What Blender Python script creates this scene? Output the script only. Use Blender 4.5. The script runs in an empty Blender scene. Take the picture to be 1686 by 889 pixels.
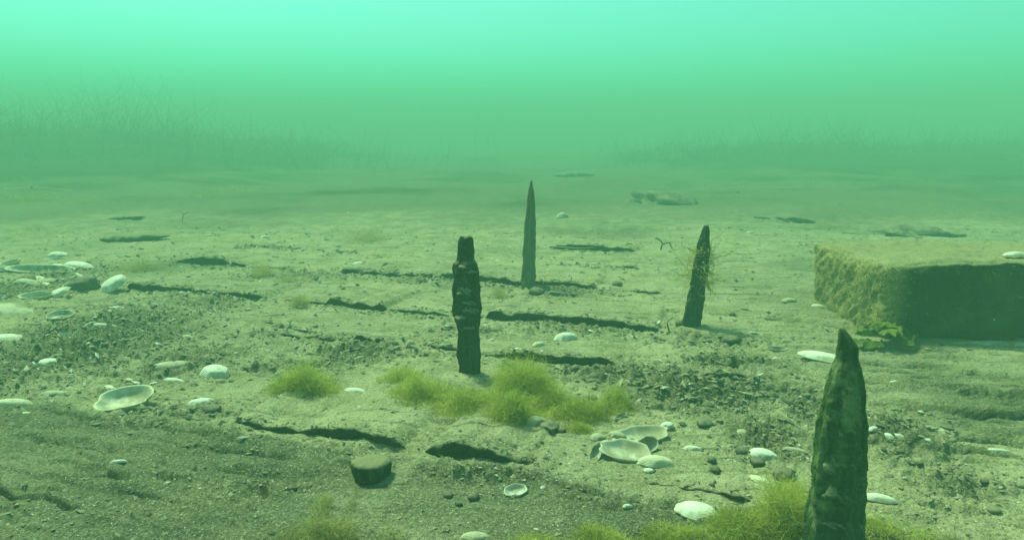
import bpy, math, random
import numpy as np
from mathutils import Vector, Matrix

random.seed(7)
rng = np.random.default_rng(7)
sc = bpy.context.scene
col = sc.collection

# ------------------------------------------------------------------ camera
CAM_H, PITCH, FPX = 0.34, math.radians(11.04), 1099.0
cam_data = bpy.data.cameras.new('camera')
cam_data.sensor_width = 36.0
cam_data.lens = 36.0 * FPX / 1686.0
cam_data.clip_start, cam_data.clip_end = 0.02, 500.0
cam = bpy.data.objects.new('camera', cam_data)
cam.location = (0, 0, CAM_H)
cam.rotation_euler = (math.pi / 2 - PITCH, 0, 0)
col.objects.link(cam)
sc.camera = cam

# ------------------------------------------------------------------ daylight coming down through the water
SUN_EL, SUN_AZ = math.radians(60), math.radians(-46)      # azimuth from +Y towards +X
world = bpy.data.worlds.new('World')
sc.world = world
world.use_nodes = True
wn, wl = world.node_tree.nodes, world.node_tree.links
wn.clear()
w_out = wn.new('ShaderNodeOutputWorld')
w_bg = wn.new('ShaderNodeBackground')
w_bg.inputs['Strength'].default_value = 0.145
w_sky = wn.new('ShaderNodeTexSky')
w_sky.sky_type = 'NISHITA'
w_sky.sun_disc = False
w_sky.sun_elevation = SUN_EL
w_sky.sun_rotation = SUN_AZ
# light that comes in low has crossed more water: transmission t^(1/sin(elevation)) for each colour
w_tc = wn.new('ShaderNodeTexCoord')
w_sep = wn.new('ShaderNodeSeparateXYZ')
wl.new(w_tc.outputs['Generated'], w_sep.inputs[0])
w_max = wn.new('ShaderNodeMath'); w_max.operation = 'MAXIMUM'; w_max.inputs[1].default_value = 0.045
wl.new(w_sep.outputs['Z'], w_max.inputs[0])
w_inv = wn.new('ShaderNodeMath'); w_inv.operation = 'DIVIDE'; w_inv.inputs[0].default_value = 1.0
wl.new(w_max.outputs[0], w_inv.inputs[1])
w_comb = wn.new('ShaderNodeCombineColor')
WATER_T = (0.855, 0.984, 0.975)
for i, t in enumerate(WATER_T):
    p = wn.new('ShaderNodeMath'); p.operation = 'POWER'; p.inputs[0].default_value = t
    wl.new(w_inv.outputs[0], p.inputs[1]); wl.new(p.outputs[0], w_comb.inputs[i])
w_mul = wn.new('ShaderNodeMix'); w_mul.data_type = 'RGBA'; w_mul.blend_type = 'MULTIPLY'
w_mul.inputs['Factor'].default_value = 1.0
wl.new(w_sky.outputs[0], w_mul.inputs['A']); wl.new(w_comb.outputs[0], w_mul.inputs['B'])
w_mul2 = wn.new('ShaderNodeMix'); w_mul2.data_type = 'RGBA'; w_mul2.blend_type = 'MULTIPLY'
w_mul2.inputs['Factor'].default_value = 1.0
w_mul2.inputs['B'].default_value = (0.62, 0.98, 0.66, 1)
wl.new(w_mul.outputs['Result'], w_mul2.inputs['A'])
wl.new(w_mul2.outputs['Result'], w_bg.inputs['Color'])
wl.new(w_bg.outputs[0], w_out.inputs['Surface'])

sun_d = bpy.data.lights.new('sun', 'SUN')
sun_d.energy = 3.7
sun_d.angle = math.radians(10)
sun_d.color = (0.68, 1.0, 0.52)
sun = bpy.data.objects.new('sun', sun_d)
sdir = Vector((math.sin(SUN_AZ) * math.cos(SUN_EL), math.cos(SUN_AZ) * math.cos(SUN_EL), math.sin(SUN_EL)))
sun.rotation_euler = (-sdir).to_track_quat('-Z', 'Y').to_euler()
sun.location = sdir * 5
col.objects.link(sun)

sc.view_settings.view_transform = 'Standard'
sc.view_settings.look = 'None'
sc.view_settings.exposure = 1.22
sc.view_settings.gamma = 1.0
sc.view_settings.use_curve_mapping = False
sc.render.engine = 'CYCLES'
cy = sc.cycles
cy.use_denoising = True
try:
    cy.denoiser = 'OPENIMAGEDENOISE'
except Exception:
    pass
cy.max_bounces = 4; cy.diffuse_bounces = 2; cy.glossy_bounces = 2
cy.transmission_bounces = 4; cy.transparent_max_bounces = 8; cy.volume_bounces = 0

# ------------------------------------------------------------------ helpers: noise
_perm = rng.permutation(4096)
_perm = np.concatenate([_perm, _perm])
_ang = rng.random(4096) * 2 * math.pi
_gx, _gy = np.cos(_ang), np.sin(_ang)

def perlin(x, y, seed=0):
    x = np.asarray(x, float) + seed * 17.31; y = np.asarray(y, float) + seed * 9.77
    xi = np.floor(x).astype(np.int64); yi = np.floor(y).astype(np.int64)
    xf, yf = x - xi, y - yi
    u = xf * xf * xf * (xf * (xf * 6 - 15) + 10); v = yf * yf * yf * (yf * (yf * 6 - 15) + 10)
    def g(ix, iy, dx, dy):
        h = _perm[(_perm[ix & 4095] + iy) & 4095]
        return _gx[h] * dx + _gy[h] * dy
    a = g(xi, yi, xf, yf); b = g(xi + 1, yi, xf - 1, yf)
    c = g(xi, yi + 1, xf, yf - 1); d = g(xi + 1, yi + 1, xf - 1, yf - 1)
    return 1.5 * ((a + (b - a) * u) * (1 - v) + (c + (d - c) * u) * v)

def fbm(x, y, seed=0, octv=3, gain=0.5):
    s, a = 0, 1.0
    for o in range(octv):
        s = s + a * perlin(x * 2 ** o, y * 2 ** o, seed + o * 3); a *= gain
    return s

def sstep(a, b, x):
    t = np.clip((np.asarray(x, float) - a) / (b - a), 0, 1)
    return t * t * (3 - 2 * t)

# ------------------------------------------------------------------ helpers: where things stand
CP, SP = math.cos(PITCH), math.sin(PITCH)
def ray(px, py):
    cx, cyy = (px - 843.0) / FPX, (444.5 - py) / FPX
    return np.array([cx, cyy * SP + CP, cyy * CP - SP])
def flat(px, py, z=0.0):                 # where a line of sight meets the level z
    d = ray(px, py); t = (z - CAM_H) / d[2]
    return d[0] * t, d[1] * t
def at_depth(px, py, Y):
    d = ray(px, py); t = Y / d[1]
    return d[0] * t, CAM_H + d[2] * t

ANG = math.radians(-17)                  # the planks run this way
CA, SA = math.cos(ANG), math.sin(ANG)
def uv(x, y): return x * CA + y * SA, -x * SA + y * CA
def xy(u, v): return u * CA - v * SA, u * SA + v * CA

# rough patches of rubble (centre px, half size px, strength)
def blob(px, py, wpx, hpx):
    x0, y0 = flat(px, py); x1, _ = flat(px + wpx, py); _, ya = flat(px, py - hpx); _, yb = flat(px, py + hpx)
    return x0, y0, abs(x1 - x0), abs(ya - yb) / 2
RUB = [(blob(150, 560, 200, 85), 1.0), (blob(60, 470, 120, 45), .8), (blob(300, 600, 130, 60), .7), (blob(330, 500, 110, 22), .6),
       (blob(1150, 650, 190, 50), 1.0), (blob(1000, 622, 110, 28), .8), (blob(1260, 720, 110, 50), .9),
       (blob(1480, 715, 120, 55), .9), (blob(1580, 800, 130, 50), .7),
       (blob(590, 585, 120, 22), .9), (blob(440, 800, 120, 25), .7), (blob(920, 485, 90, 16), .8),
       (blob(760, 545, 130, 14), .6), (blob(960, 545, 120, 10), .6), (blob(500, 455, 160, 12), .6),
       (blob(480, 602, 150, 16), .8), (blob(290, 680, 150, 20), .6), (blob(1330, 670, 90, 60), .8), (blob(1210, 600, 140, 25), .8), (blob(800, 790, 120, 12), .8), (blob(1180, 560, 150, 20), .5), (blob(720, 465, 120, 9), .6)]
LAM = [(blob(1590, 660, 190, 110), 1.0), (blob(130, 790, 270, 90), .8), (blob(1560, 850, 200, 60), .7), (blob(1240, 620, 150, 40), .4), (blob(1250, 520, 180, 30), .35)]
def mask(lst, x, y):
    m = np.zeros(np.shape(x))
    for (cx, cy_, rx, ry), s in lst:
        d = ((x - cx) / rx) ** 2 + ((y - cy_) / ry) ** 2
        m = np.maximum(m, s * np.exp(-d * 1.5))
    return m

# seams: v of the near edge, lift of the edge, ranges of u where the edge is bare
def u_px(px, py): return uv(*flat(px, py))[0]
def v_px(px, py): return uv(*flat(px, py))[1]
SEAMS = [
    dict(v=(v_px(500, 716) + v_px(650, 735)) / 2, lift=.0145, bare=[(u_px(378, 700), u_px(672, 735)), (u_px(705, 742), u_px(885, 760)), (u_px(120, 690), u_px(350, 700), .4), (u_px(900, 775), u_px(1240, 805), .5)], u0=-1.2, u1=.62, arch=u_px(775, 735)),
    dict(v=(v_px(720, 580) + v_px(960, 600)) / 2, lift=.016, bare=[(u_px(560, 576), u_px(650, 580)), (u_px(690, 578), u_px(1015, 607)), (u_px(1150, 640), u_px(1240, 650)), (u_px(400, 560), u_px(560, 574), .45), (u_px(1015, 607), u_px(1150, 630), .4)], u0=-1.6, u1=1.0, arch=None),
    dict(v=(v_px(820, 522) + v_px(1050, 545)) / 2, lift=.015, bare=[(u_px(215, 474), u_px(445, 492)), (u_px(520, 508), u_px(625, 516)), (u_px(800, 522), u_px(1085, 548)), (u_px(445, 492), u_px(530, 508), .35), (u_px(625, 516), u_px(800, 522), .5), (u_px(1110, 550), u_px(1250, 570), .4)], u0=-1.9, u1=.62, arch=None),
    dict(v=(v_px(650, 455) + v_px(850, 470)) / 2, lift=.018, bare=[(u_px(310, 428), u_px(415, 438)), (u_px(560, 450), u_px(985, 476)), (u_px(410, 438), u_px(560, 450), .45), (u_px(985, 476), u_px(1090, 485), .4)], u0=-2.2, u1=.5, arch=None),
    dict(v=v_px(980, 412), lift=.014, bare=[(u_px(910, 410), u_px(1050, 412))], u0=-1.2, u1=1.5, arch=None),
    dict(v=v_px(520, 548), lift=.007, bare=[(u_px(440, 540), u_px(600, 556), .9), (u_px(1020, 590), u_px(1120, 600), .8), (u_px(640, 558), u_px(740, 562), .6)], u0=-1.4, u1=.6, arch=None),
    dict(v=v_px(760, 425), lift=.007, bare=[(u_px(400, 405), u_px(600, 415), .8), (u_px(900, 430), u_px(1050, 440), .8)], u0=-1.8, u1=.8, arch=None),
    dict(v=.40, lift=.012, bare=[], u0=-1.0, u1=.9, arch=None),
]
SEAM1_V = SEAMS[0]['v']
SEAMS.sort(key=lambda s: s['v'])
for i, s in enumerate(SEAMS):
    s['v1'] = SEAMS[i + 1]['v'] + .02 if i + 1 < len(SEAMS) else s['v'] + .24
    s['i'] = i
def edge_v(s, u):
    i = s['i']
    return s['v'] + .007 * perlin(u * 4, i * 7.3 + 0 * u, 11) + .0035 * perlin(u * 17, i * 3.1 + 0 * u, 12) + .0030 * perlin(u * 65, i * 5.7 + 0 * u, 13) + .0018 * perlin(u * 150, i * 2.7 + 0 * u, 14)
def bare(s, u):
    b = np.zeros(np.shape(u))
    for a, c, *w in s['bare']:
        b = np.maximum(b, (w[0] if w else 1.0) * sstep(a - .008, a + .012, u) * (1 - sstep(c - .014, c + .008, u)))
    return b * np.clip(.92 + .55 * perlin(u * 9, 0 * u + s['i'] * 3.3, 15) + .30 * perlin(u * 34, 0 * u + s['i'] * 1.9, 16), .12, 1)

def fine(x, y):
    u, v = uv(x, y)
    return (.0016 * perlin(u * 22, v * 40, 21) + .0011 * perlin(x * 70, y * 70, 22) + .0007 * perlin(x * 150, y * 150, 23))

def bank(x, y):
    """weed-grown banks either side of the open channel"""
    n = .72 + .42 * fbm(x * .55, y * .55, 36, 3) + .06 * fbm(x * 2.6, y * 2.6, 39, 3)
    lft = .42 * sstep(.7, 3.8, -x - .10 * y) * sstep(3.0, 8.0, y)
    rgt = .28 * sstep(.6, 3.8, x - .05 * y) * sstep(4.0, 9.0, y)
    return n * (lft + rgt)
def weedy(x, y):
    x = np.asarray(x, float); y = np.asarray(y, float)
    return np.clip(sstep(.0, .09, bank(x, y) + .05 * fbm(x * 1.6, y * 1.6, 37, 3)) + .5 * sstep(.15, .5, fbm(x * .9, y * 1.4, 38, 2)) * sstep(3.0, 4.5, y), 0, 1)
def silt(x, y):
    """height of the loose bed"""
    x = np.asarray(x, float); y = np.asarray(y, float)
    u, v = uv(x, y)
    far = sstep(1.8, 6, y)
    near = 1 - sstep(2.5, 5, y)
    h = .0035 * fbm(x * 2.1, y * 2.1, 31, 2) * (1 - far)
    h = h + far * (.022 * fbm(x * .45, y * .6, 33, 3))
    # banks of weed left and right, a hollow channel between
    h = h + bank(x, y) + .05 * far * fbm(x * .8, y * 1.1, 35, 2) * sstep(3.0, 6.0, y)
    r = mask(RUB, x, y); l = mask(LAM, x, y)
    wx = x + .008 * perlin(x * 30, y * 30, 47); wy = y + .008 * perlin(x * 30, y * 30, 48)
    uu, vv = uv(wx, wy)
    rid = 1 - np.abs(perlin(uu * 26, vv * 44, 41)) * 2
    rid2 = 1 - np.abs(perlin(uu * 55, vv * 85, 43)) * 2
    h = h + 1.35 * r * (.0085 * rid * (.4 + .9 * np.clip(perlin(x * 9, y * 9, 44) + .5, 0, 1)) + .0065 * rid2 + .0045 * perlin(uu * 110, vv * 130, 45) - .004)
    lam = perlin(uu * 6, vv * 62, 51) + .55 * perlin(uu * 14, vv * 120, 52)
    h = h + l * (.0048 * np.where(lam > 0.1, .8, np.tanh(lam * 6 + .5)) + .002 * perlin(uu * 30, vv * 60, 53))
    st = perlin(uu * 9, vv * 46, 55) + .6 * perlin(uu * 20, vv * 90, 56)
    crk = np.exp(-((perlin(uu * 3.2, vv * 36, 58)) / .22) ** 2) * sstep(.02, .22, perlin(u * 3.6, v * 24, 59))
    h = h - near * (.020 * l + .006 * (1 - l)) * crk
    h = h + near * (.0036 * np.tanh(st * 2.2) * np.clip(.35 + 1.3 * perlin(u * 3, v * 5, 57), .08, 1.2))
    for s in SEAMS:
        dv = v - edge_v(s, u); b = bare(s, u)
        inr = sstep(s['u0'] - .1, s['u0'] + .1, u) * (1 - sstep(s['u1'] - .15, s['u1'] + .05, u))
        # scoured just below a bare edge, banked up where the edge is buried
        h = h - .005 * b * np.exp(-((dv + .008) / .022) ** 2)
        h = h + (1 - b) * inr * .0035 * np.exp(-((dv - .01) / .05) ** 2)
        h = h + b * np.exp(-((dv + .014) / .02) ** 2) * .010 * np.clip(perlin(u * 12, 0 * u + s['i'] * 2.7, 68) + .15 + .4 * perlin(u * 45, v * 45, 69), 0, 1)
        rb = b * np.exp(-((dv + .035) / .025) ** 2)
        h = h + rb * (.004 * rid2 + .003 * rid)
    return h + fine(x, y) * near

def plank_top(s, u, v):
    ve = edge_v(s, u)
    t = np.clip((v - ve) / (s['v1'] - s['v']), -.2, 1.3)
    b = bare(s, u)
    z = -.006 * (1 - b) + s['lift'] * (.1 + .9 * b) * (1 - 1.05 * t) * (1 + .35 * perlin(u * 7, 0 * u + s['i'] * 4.1, 78)) + .004 * perlin(u * 3, v * 6, 71 + s['i'])
    if s['arch'] is not None:
        z = z + .006 * np.exp(-((u - s['arch']) / .04) ** 2) * np.exp(-(v - ve) / .06)
    grain = perlin(u * 5, v * 70, 81 + s['i']) + .5 * perlin(u * 12, v * 150, 82 + s['i'])
    z = z + .0020 * grain * (.4 + .8 * np.clip(perlin(u * 2, v * 5, 83) + .3, 0, 1))
    crk = np.exp(-((perlin(u * 2.6, v * 34, 84 + s['i'])) / .17) ** 2) * sstep(.05, .25, perlin(u * 3, v * 22, 85 + s['i']))
    z = z - .006 * crk + .0022 * perlin(u * 55, v * 60, 87) * np.exp(-np.abs(v - ve) / .012)
    x, y = xy(u, v)
    return z + fine(x, y)

def ground(x, y):
    """the upper of silt and planks"""
    h = silt(x, y)
    u, v = uv(np.asarray(x, float), np.asarray(y, float))
    for s in SEAMS:
        ins = (u > s['u0']) & (u < s['u1']) & (v > edge_v(s, u)) & (v < s['v1'])
        h = np.where(ins, np.maximum(h, plank_top(s, u, v)), h)
    return h
def coarse_far_haze(x, y):  # coarse ground, plus a far bed darkened in colour to sink into the haze
    u, v = uv(np.asarray(x, float), np.asarray(y, float))
    s1 = min(SEAMS, key=lambda q: abs(q['v'] - SEAM1_V))
    near_ = 1 - sstep(-.035, .005, v - edge_v(s1, u) + .02 * perlin(u * 6, v * 6, 64))
    return np.clip(np.maximum(np.maximum(mask(RUB, x, y) * .95, np.maximum(mask(LAM, x, y) * .65, 1.0 * sstep(.9, 4.6, y + .5 * perlin(x * 1.5, y * 1.5, 66)))), near_ * (.8 + .25 * perlin(x * 5, y * 5, 65))), 0, 1)
def gz(x, y): return float(ground(np.array([x]), np.array([y]))[0])
def spot(px, py):
    """point of the bed seen at a pixel of the photograph"""
    z = 0.0
    for _ in range(2):
        x, y = flat(px, py, z); z = .3 * z + .7 * gz(x, y)
    return x, y, z

# ------------------------------------------------------------------ helpers: meshes
def mesh_np(name, co, faces, smooth=True, attrs=None):
    co = np.ascontiguousarray(co, np.float32); faces = np.ascontiguousarray(faces, np.int32)
    m, k = faces.shape
    me = bpy.data.meshes.new(name)
    me.vertices.add(len(co)); me.vertices.foreach_set('co', co.ravel())
    me.loops.add(m * k); me.loops.foreach_set('vertex_index', faces.ravel())
    me.polygons.add(m); me.polygons.foreach_set('loop_start', np.arange(0, m * k, k, dtype=np.int32))
    me.polygons.foreach_set('use_smooth', np.full(m, smooth))
    me.update(calc_edges=True)
    for an, vals in (attrs or {}).items():
        a = me.attributes.new(an, 'FLOAT', 'POINT'); a.data.foreach_set('value', np.asarray(vals, np.float32))
    return me
def grid_faces(nr, nc, wrap=False):
    r = np.arange(nr - 1)[:, None]; c = np.arange(nc if wrap else nc - 1)[None, :]
    c2 = (c + 1) % nc
    return np.stack([r * nc + c, r * nc + c2, (r + 1) * nc + c2, (r + 1) * nc + c], -1).reshape(-1, 4)
def obj(name, me, mat, parent=None, label=None, cat=None, group=None, kind=None, loc=None):
    o = bpy.data.objects.new(name, me); col.objects.link(o)
    if me is not None and mat is not None and not me.materials: me.materials.append(mat)
    if parent is not None: o.parent = parent
    if loc is not None: o.location = loc
    tag(o, label, cat, group, kind)
    return o
def tag(o, label=None, cat=None, group=None, kind=None):
    for k, v in (('label', label), ('category', cat), ('group', group), ('kind', kind)):
        if v: o[k] = v
def empty(name, loc, label, cat, group=None):
    return obj(name, None, None, None, label, cat, group, None, loc)

# ------------------------------------------------------------------ helpers: materials
class NT:
    def __init__(s, name):
        s.m = bpy.data.materials.new(name); s.m.use_nodes = True
        s.n, s.l = s.m.node_tree.nodes, s.m.node_tree.links; s.n.clear()
        s.out = s.n.new('ShaderNodeOutputMaterial'); s.b = s.n.new('ShaderNodeBsdfPrincipled')
        s.l.new(s.b.outputs[0], s.out.inputs['Surface'])
        s.tc = s.n.new('ShaderNodeTexCoord')
    def put(s, sock, v):
        if isinstance(v, bpy.types.NodeSocket): s.l.new(v, sock)
        elif isinstance(v, tuple): sock.default_value = v + (1,) if len(v) == 3 and len(sock.default_value) == 4 else v
        else: sock.default_value = v
    def mapped(s, scale=(1, 1, 1), rot=(0, 0, 0), src='Object'):
        mp = s.n.new('ShaderNodeMapping'); s.l.new(s.tc.outputs[src], mp.inputs['Vector'])
        mp.inputs['Scale'].default_value = scale; mp.inputs['Rotation'].default_value = rot
        return mp.outputs[0]
    def noise(s, scale, detail=4, rough=.55, vec=None, out='Fac'):
        t = s.n.new('ShaderNodeTexNoise'); t.inputs['Scale'].default_value = scale
        t.inputs['Detail'].default_value = detail; t.inputs['Roughness'].default_value = rough
        s.l.new(vec if vec is not None else s.tc.outputs['Object'], t.inputs['Vector'])
        return t.outputs[out]
    def voro(s, scale, vec=None, out='Distance'):
        t = s.n.new('ShaderNodeTexVoronoi'); t.inputs['Scale'].default_value = scale
        s.l.new(vec if vec is not None else s.tc.outputs['Object'], t.inputs['Vector'])
        return t.outputs[out]
    def ramp(s, v, a, b, lo=0.0, hi=1.0):
        t = s.n.new('ShaderNodeMapRange'); t.interpolation_type = 'SMOOTHSTEP'
        s.put(t.inputs['Value'], v); t.inputs['From Min'].default_value = a; t.inputs['From Max'].default_value = b
        t.inputs['To Min'].default_value = lo; t.inputs['To Max'].default_value = hi
        return t.outputs[0]
    def math(s, op, a, b=0.0):
        t = s.n.new('ShaderNodeMath'); t.operation = op; s.put(t.inputs[0], a); s.put(t.inputs[1], b); return t.outputs[0]
    def mix(s, f, a, b, mode='MIX'):
        t = s.n.new('ShaderNodeMix'); t.data_type = 'RGBA'; t.blend_type = mode
        s.put(t.inputs['Factor'], f); s.put(t.inputs['A'], a); s.put(t.inputs['B'], b); return t.outputs['Result']
    def attr(s, name):
        t = s.n.new('ShaderNodeAttribute'); t.attribute_name = name; return t.outputs['Fac']
    def normal_z(s):
        g = s.n.new('ShaderNodeNewGeometry'); x = s.n.new('ShaderNodeSeparateXYZ')
        s.l.new(g.outputs['Normal'], x.inputs[0]); return x.outputs['Z']
    def bump(s, h, strength, dist, prev=None):
        t = s.n.new('ShaderNodeBump'); t.inputs['Strength'].default_value = strength; t.inputs['Distance'].default_value = dist
        s.l.new(h, t.inputs['Height'])
        if prev is not None: s.l.new(prev, t.inputs['Normal'])
        return t.outputs[0]
    def finish(s, color, rough=.9, normal=None, spec=.15):
        s.put(s.b.inputs['Base Color'], color); s.put(s.b.inputs['Roughness'], rough)
        s.b.inputs['Specular IOR Level'].default_value = spec
        if normal is not None: s.l.new(normal, s.b.inputs['Normal'])
        return s.m

def bed_material(name):
    t = NT(name)
    big = t.noise(2.3, 5, .6); mid = t.noise(14, 5, .65); small = t.noise(160, 4, .7); speck = t.noise(520, 2, .6)
    along = t.noise(1.0, 4, .6, t.mapped((7, 55, 40), (0, 0, -ANG))); lines = t.noise(1.0, 3, .55, t.mapped((3.2, 85, 30), (0, 0, -ANG)))
    cz = t.attr('coarse_far_haze'); grit = t.noise(300, 3, .7)
    c = t.mix(t.ramp(big, .35, .65), (.335, .295, .172), (.262, .24, .15))
    c = t.mix(t.ramp(mid, .40, .66, 0, .8), c, (.185, .165, .08))             # brown film of diatoms
    dark = t.mix(t.ramp(mid, .35, .65), (.046, .048, .028), (.105, .096, .052))
    c = t.mix(t.ramp(t.math('ADD', cz, t.math('MULTIPLY', t.math('SUBTRACT', mid, .5), .8)), .25, .85, 0, .92), c, dark)
    c = t.mix(t.ramp(along, .5, .72, 0, .5), c, (.15, .15, .095))              # bare grey wood grain
    c = t.mix(t.math('MULTIPLY', t.ramp(lines, .56, .66, 0, .75), t.ramp(big, .3, .55)), c, (.07, .07, .042))        # long cracks and grain lines
    c = t.mix(t.ramp(grit, .45, .70, 0, .6), c, t.mix(.4, c, (.55, .5, .35)))
    c = t.mix(t.ramp(grit, .48, .28, 0, .75), c, t.mix(.75, c, (.03, .03, .018)))
    c = t.mix(t.ramp(small, .46, .26, 0, .6), c, (.085, .08, .05))
    c = t.mix(t.ramp(speck, .63, .72, 0, .8), c, (.60, .58, .46))             # shell sand
    c = t.mix(t.math('MULTIPLY', t.attr('weedy'), t.ramp(t.noise(9, 5, .7), .25, .6, .55, 1)), c, t.mix(mid, (.014, .022, .007), (.040, .048, .016)))   # dark weed growing on the banks
    nz = t.normal_z()
    steep = t.ramp(nz, .30, .74, 1, 0)
    wood = t.mix(mid, (.030, .027, .018), (.060, .052, .034))
    c = t.mix(steep, c, wood)                                               # silt does not lie on steep wood
    n = t.bump(mid, .4, .012); n = t.bump(small, .9, .005, n); n = t.bump(grit, .9, .0025, n)
    return t.finish(c, .95, n, .1)

def stone_material(name):
    t = NT(name)
    tone = t.attr('tone')
    n1 = t.noise(60, 4, .6)
    c = t.mix(t.ramp(tone, .0, .45), (.05, .05, .04), (.15, .135, .085))
    c = t.mix(t.ramp(tone, .45, .8), c, (.25, .22, .14))
    c = t.mix(t.ramp(tone, .90, .93), c, (.62, .60, .50))
    c = t.mix(t.math('MULTIPLY', t.ramp(t.normal_z(), .3, .95, 0, .7), t.ramp(n1, .3, .6)), c, (.22, .19, .115))
    return t.finish(c, .85, t.bump(n1, .5, .002), .2)

def wood_material(name, base=(.012, .016, .009), light=(.042, .045, .026), dust=.75, lo=.55, crust=(.17, .17, .10), crust_amt=.5):
    t = NT(name)
    vec = t.mapped((120, 120, 14)); grain = t.noise(1.0, 5, .65, vec); blot = t.noise(38, 5, .65); f = t.noise(260, 3, .6)
    c = t.mix(t.ramp(grain, .38, .68), base, light)
    c = t.mix(t.ramp(blot, lo, lo + .18, 0, crust_amt), c, crust)
    c = t.mix(t.ramp(t.normal_z(), .12, .65, 0, dust), c, (.23, .20, .12))
    c = t.mix(t.ramp(f, .62, .72, 0, .35), c, (.30, .28, .2))
    n = t.bump(grain, .6, .003); n = t.bump(blot, .7, .006, n); n = t.bump(f, .4, .001, n)
    return t.finish(c, .9, n, .12)

def shell_material(name, outer, band, stain, dirt=.5, inner=(.55, .54, .45)):
    t = NT(name)
    s = t.attr('growth'); ins = t.attr('inside')
    w = t.n.new('ShaderNodeTexWave'); w.wave_type = 'BANDS'; w.bands_direction = 'X'
    cmb = t.n.new('ShaderNodeCombineXYZ'); t.l.new(s, cmb.inputs[0]); t.l.new(cmb.outputs[0], w.inputs['Vector'])
    w.inputs['Scale'].default_value = 8.0; w.inputs['Distortion'].default_value = 1.2; w.inputs['Detail'].default_value = 3
    n1 = t.noise(55, 4, .6); n2 = t.noise(320, 3, .6)
    c = t.mix(t.math('MULTIPLY', w.outputs['Fac'], .3), outer, band)
    c = t.mix(ins, c, inner)
    c = t.mix(t.ramp(n1, .42, .66, 0, dirt), c, stain)
    c = t.mix(t.math('MULTIPLY', ins, t.math('MULTIPLY', t.ramp(t.noise(70, 4, .6), .28, .60, .1, .85), t.ramp(s, .97, .70))), c, (.20, .175, .10))   # sand lying inside
    c = t.mix(t.ramp(s, .86, 1.0, 0, .35), c, stain)
    c = t.mix(t.ramp(n2, .60, .72, 0, .5), c, (.14, .12, .07))
    n = t.bump(t.math('MULTIPLY', w.outputs['Fac'], t.math('SUBTRACT', 1.0, ins)), .5, .0012); n = t.bump(n1, .2, .002, n)
    return t.finish(c, .55, n, .3)

def weed_material(name, a, b, trans=.5):
    t = NT(name)
    tone = t.attr('tone')
    c = t.mix(tone, a, b)
    t.put(t.b.inputs['Base Color'], c); t.b.inputs['Roughness'].default_value = .8
    t.b.inputs['Specular IOR Level'].default_value = .1
    tr = t.n.new('ShaderNodeBsdfTranslucent'); t.l.new(c, tr.inputs['Color'])
    mx = t.n.new('ShaderNodeMixShader'); mx.inputs[0].default_value = trans
    t.l.new(t.b.outputs[0], mx.inputs[1]); t.l.new(tr.outputs[0], mx.inputs[2]); t.l.new(mx.outputs[0], t.out.inputs['Surface'])
    return t.m

M_BED = bed_material('silt_and_sand')
M_STONE = stone_material('pebble_stone')
M_WOOD_DARK = wood_material('waterlogged_wood')
M_WOOD_PALE = wood_material('silted_pale_wood', (.085, .078, .05), (.15, .135, .085), .8, .55, (.20, .18, .11), .5)
M_WOOD_NEAR = wood_material('algae_film_wood', (.020, .042, .015), (.060, .092, .038), .7, .48, (.19, .215, .095), .85)
M_SHELL = shell_material('white_shell', (.74, .72, .62), (.52, .50, .39), (.36, .31, .18), .7)
M_SHELL_OLD = shell_material('stained_shell', (.46, .42, .29), (.32, .28, .18), (.19, .16, .09), .85, (.42, .42, .34))
M_SHELL_YEL = shell_material('yellow_rimmed_shell', (.66, .60, .42), (.52, .47, .31), (.34, .29, .15), .55, (.52, .50, .38))
M_SHELL_SANDY = shell_material('sand_filled_shell', (.70, .67, .55), (.50, .47, .34), (.26, .22, .12), .75, (.50, .48, .37))
M_ALGAE = weed_material('filamentous_algae', (.25, .27, .05), (.60, .57, .15), .55)
M_ALGAE_BROWN = weed_material('brown_algae', (.24, .22, .08), (.50, .45, .18), .55)
M_STRING = weed_material('stringy_weed', (.24, .20, .06), (.50, .44, .16))
M_LETTUCE = weed_material('sea_lettuce', (.085, .12, .02), (.17, .20, .045), .4)
M_EELGRASS = weed_material('eelgrass_blades', (.035, .045, .012), (.085, .095, .03), .3)

# ------------------------------------------------------------------ the bed
ys = [-30., -12, -5, -2, -1, -.5, -.2, 0., .1, .2, .28]
y = .33
while y < 90:
    ys.append(y); y += max(.0033, .0040 * y * y) if y < 12 else y * .12
ys = np.array(ys)
tin = np.linspace(-.84, .84, 860); tout = .84 + (np.linspace(0, 1, 42)[1:] ** 1.6) * 2.2
ts = np.concatenate([-tout[::-1], tin, tout])
wid = np.sqrt(ys ** 2 + .25 ** 2)
Y2 = np.repeat(ys[:, None], len(ts), 1); X2 = wid[:, None] * ts[None, :]
Z2 = silt(X2, Y2)
co = np.stack([X2, Y2, Z2], -1).reshape(-1, 3)
seabed = obj('seabed', mesh_np('seabed', co, grid_faces(len(ys), len(ts)), True, {'coarse_far_haze': coarse_far_haze(X2, Y2).ravel(), 'weedy': weedy(X2, Y2).ravel()}), M_BED, kind='structure')
print('seabed', co.shape)

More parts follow.
